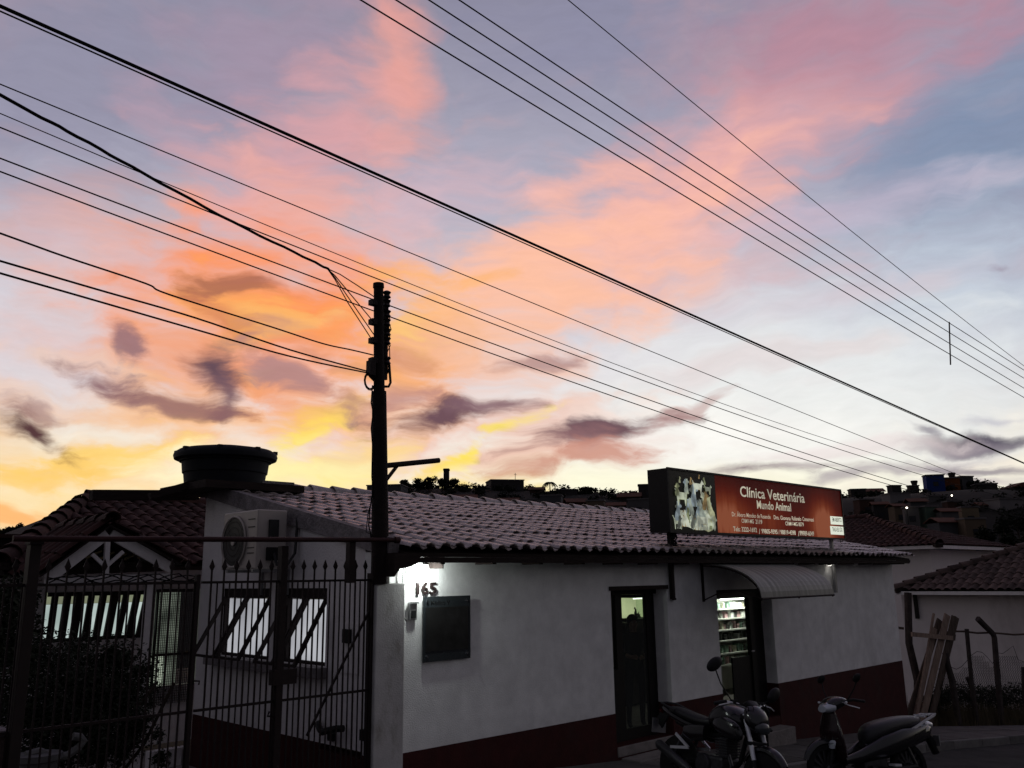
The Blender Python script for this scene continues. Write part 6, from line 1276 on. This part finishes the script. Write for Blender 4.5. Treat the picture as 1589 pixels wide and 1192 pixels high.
def tree(px, top, wpx, d, lab, n=700, lobes=6, seed=0, sz=.34, group='trees on the far hill'):
    rr_ = random.Random(seed + int(px)); x, y, z0 = hp_(px, d); tp_ = far(px, top, d); R0 = wpx / FPX * d / 2; h = max(tp_.z - z0, 1.6 * R0); z0 = tp_.z - h
    t = thing('hill_tree', lab, 'tree', (x, y, z0), group)
    q = MB().tube([(x, y, z0 - 1.2), (x + .1 * R0, y, z0 + h * .35), (x, y, z0 + h * .7)], [R0 * .14, R0 * .10, R0 * .05], 6)
    q2 = MB()
    for k in range(lobes):
        a = 2 * PI * k / lobes + rr_.uniform(-.4, .4); rad_ = R0 * rr_.uniform(.35, .62) if k else 0; lz = tp_.z - R0 * rr_.uniform(.5, 1.25) if k else tp_.z - R0 * .5
        c = Vector((x + rad_ * math.cos(a), y + rad_ * math.sin(a), lz)); q.tube([(x, y, z0 + h * .4), (c.x, c.y, c.z)], [R0 * .06, R0 * .02], 4); r_ = R0 * rr_.uniform(.34, .52); leafmass(q2, c, (r_, r_, r_ * .85), n // lobes, sz, rr_, .2)
    leafmass(q2, Vector((x, y, tp_.z - R0 * 1.1)), (R0 * .8, R0 * .8, R0 * .75), n // 3, sz, rr_, .2)
    q.build('trunk', M['trunk'], t); q2.build('crown', M['leaf_far'], t, kind='stuff')
T_ = [(630, 743, 20, 212, 'small round tree left of the twin crest trees'), (650, 741, 24, 212, 'left of the two lacy crest trees'), (666, 737, 30, 210, 'biggest lacy crest tree, left of the chimney'), (686, 742, 18, 214, 'bushy tree hugging the chimney on its left'), (704, 742, 20, 214, 'shaggy tree just right of the chimney'), (722, 748, 34, 216, 'broad dark tree right of the chimney'), (742, 752, 26, 218, 'low round tree next to the broad dark building'),
      (600, 754, 24, 205, 'low tree peeping over the grey block'), (556, 762, 14, 200, 'small tree just left of the pole'), (478, 756, 12, 190, 'spiky little tree rising above the ridge near the tank'), (496, 758, 10, 190, 'second spiky little tree above the ridge'), (512, 763, 14, 190, 'low bush over the ridge left of the pole'), (460, 762, 10, 190, 'tiny bush above the ridge next to the tank'), (531, 766, 12, 192, 'flat bush over the ridge near the pole'),
      (814, 757, 22, 224, 'low crest tree right of the broad building'), (914, 756, 24, 214, 'round crest tree midway between palm and sign'), (902, 762, 20, 212, 'small crest tree left of the round one'), (932, 764, 22, 214, 'flat crest tree right of the round one'), (946, 768, 16, 210, 'low crest tree before the gabled house'),
      (1510, 741, 34, 206, 'wide spreading tree right of the grey building'), (1528, 746, 28, 204, 'right part of the spreading crest trees'), (1496, 745, 16, 206, 'small tree against the grey building'), (1548, 756, 24, 200, 'low tree before the right edge house'), (1540, 800, 40, 120, 'large dark tree on the lower right slope'), (1572, 790, 50, 120, 'largest dark tree at the right edge of the slope'), (1510, 815, 40, 110, 'dark tree behind the hipped roof end'), (1585, 815, 50, 100, 'dark tree low at the right edge'), (1548, 825, 40, 95, 'dark bushy tree just over the gutter of the hipped house'),
      (690, 770, 26, 190, 'dark tree between hillside houses under the chimney'), (800, 768, 26, 195, 'dark tree in front of the broad building'), (855, 768, 22, 196, 'dark tree below the palm'), (1350, 768, 22, 205, 'dark tree among the houses left of the small raised block'), (1420, 765, 22, 205, 'dark tree left under the blue building'), (1335, 790, 26, 150, 'dark tree just above the hipped roof ridge')]
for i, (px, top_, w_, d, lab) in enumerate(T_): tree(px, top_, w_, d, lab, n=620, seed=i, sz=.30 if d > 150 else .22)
for i, (px, w_) in enumerate(((6, 26), (26, 22), (44, 24), (60, 20))): tree(px, 812 + (i % 2) * 5, w_, 90, ['leftmost', 'second', 'third', 'rightmost'][i] + ' of the four feathery treetops at the far left', n=700, seed=50 + i, sz=.16, group='treetops at the far left')
pm_ = thing('palm_tree', 'lone palm standing on the crest right of the small gabled house', 'palm tree', far(853, 775, 222)); a = far(853, 775, 222); t = far(853, 749, 222)
MB().tube([a - Vector((0, 0, 2)), (a + t) / 2 + _rt * .1, t], [.22, .16, .12], 6).build('trunk', M['trunk'], pm_)
rr = random.Random(2)
for k in range(13):
    an_ = 2 * PI * k / 13 + rr.uniform(-.2, .2); L_ = rr.uniform(1.3, 1.9); dr = (_rt * math.cos(an_) + _fh * math.sin(an_)); q = MB(); ps = [t + dr * (L_ * s_) + Vector((0, 0, .9 * s_ - 1.7 * s_ * s_)) for s_ in [j / 6 for j in range(7)]]
    q.tube(ps, .07, 3, cap=False)
    for j in range(1, 7):
        for e_ in (1, -1):
            sd = dr.cross(Vector((0, 0, 1))) * e_; q.add([ps[j] - dr * .16, ps[j] + dr * .16, ps[j] + sd * (.6 - .04 * j) + Vector((0, 0, -.5)) + dr * .25], [(0, 1, 2)])
    q.build('frond', M['leaf_far'], pm_)

q = MB(); rr = random.Random(77)
for k in range(150):
    px = 440 + k * 8 + rr.uniform(-4, 4); d = rr.uniform(200, 234); x, y, z = hp_(px, d)
    leafmass(q, (x, y, z + rr.uniform(.0, .7)), (rr.uniform(1.6, 3.0), 1.8, rr.uniform(.6, 1.3)), 130, .40, rr, .1)
for k in range(110):
    px = 1300 + rr.uniform(0, 330); d = rr.uniform(110, 190); x, y, z = hp_(px, d)
    leafmass(q, (x, y, z + .2), (rr.uniform(1, 2), 1.5, rr.uniform(.8, 1.5)), 55, .3, rr, .3)
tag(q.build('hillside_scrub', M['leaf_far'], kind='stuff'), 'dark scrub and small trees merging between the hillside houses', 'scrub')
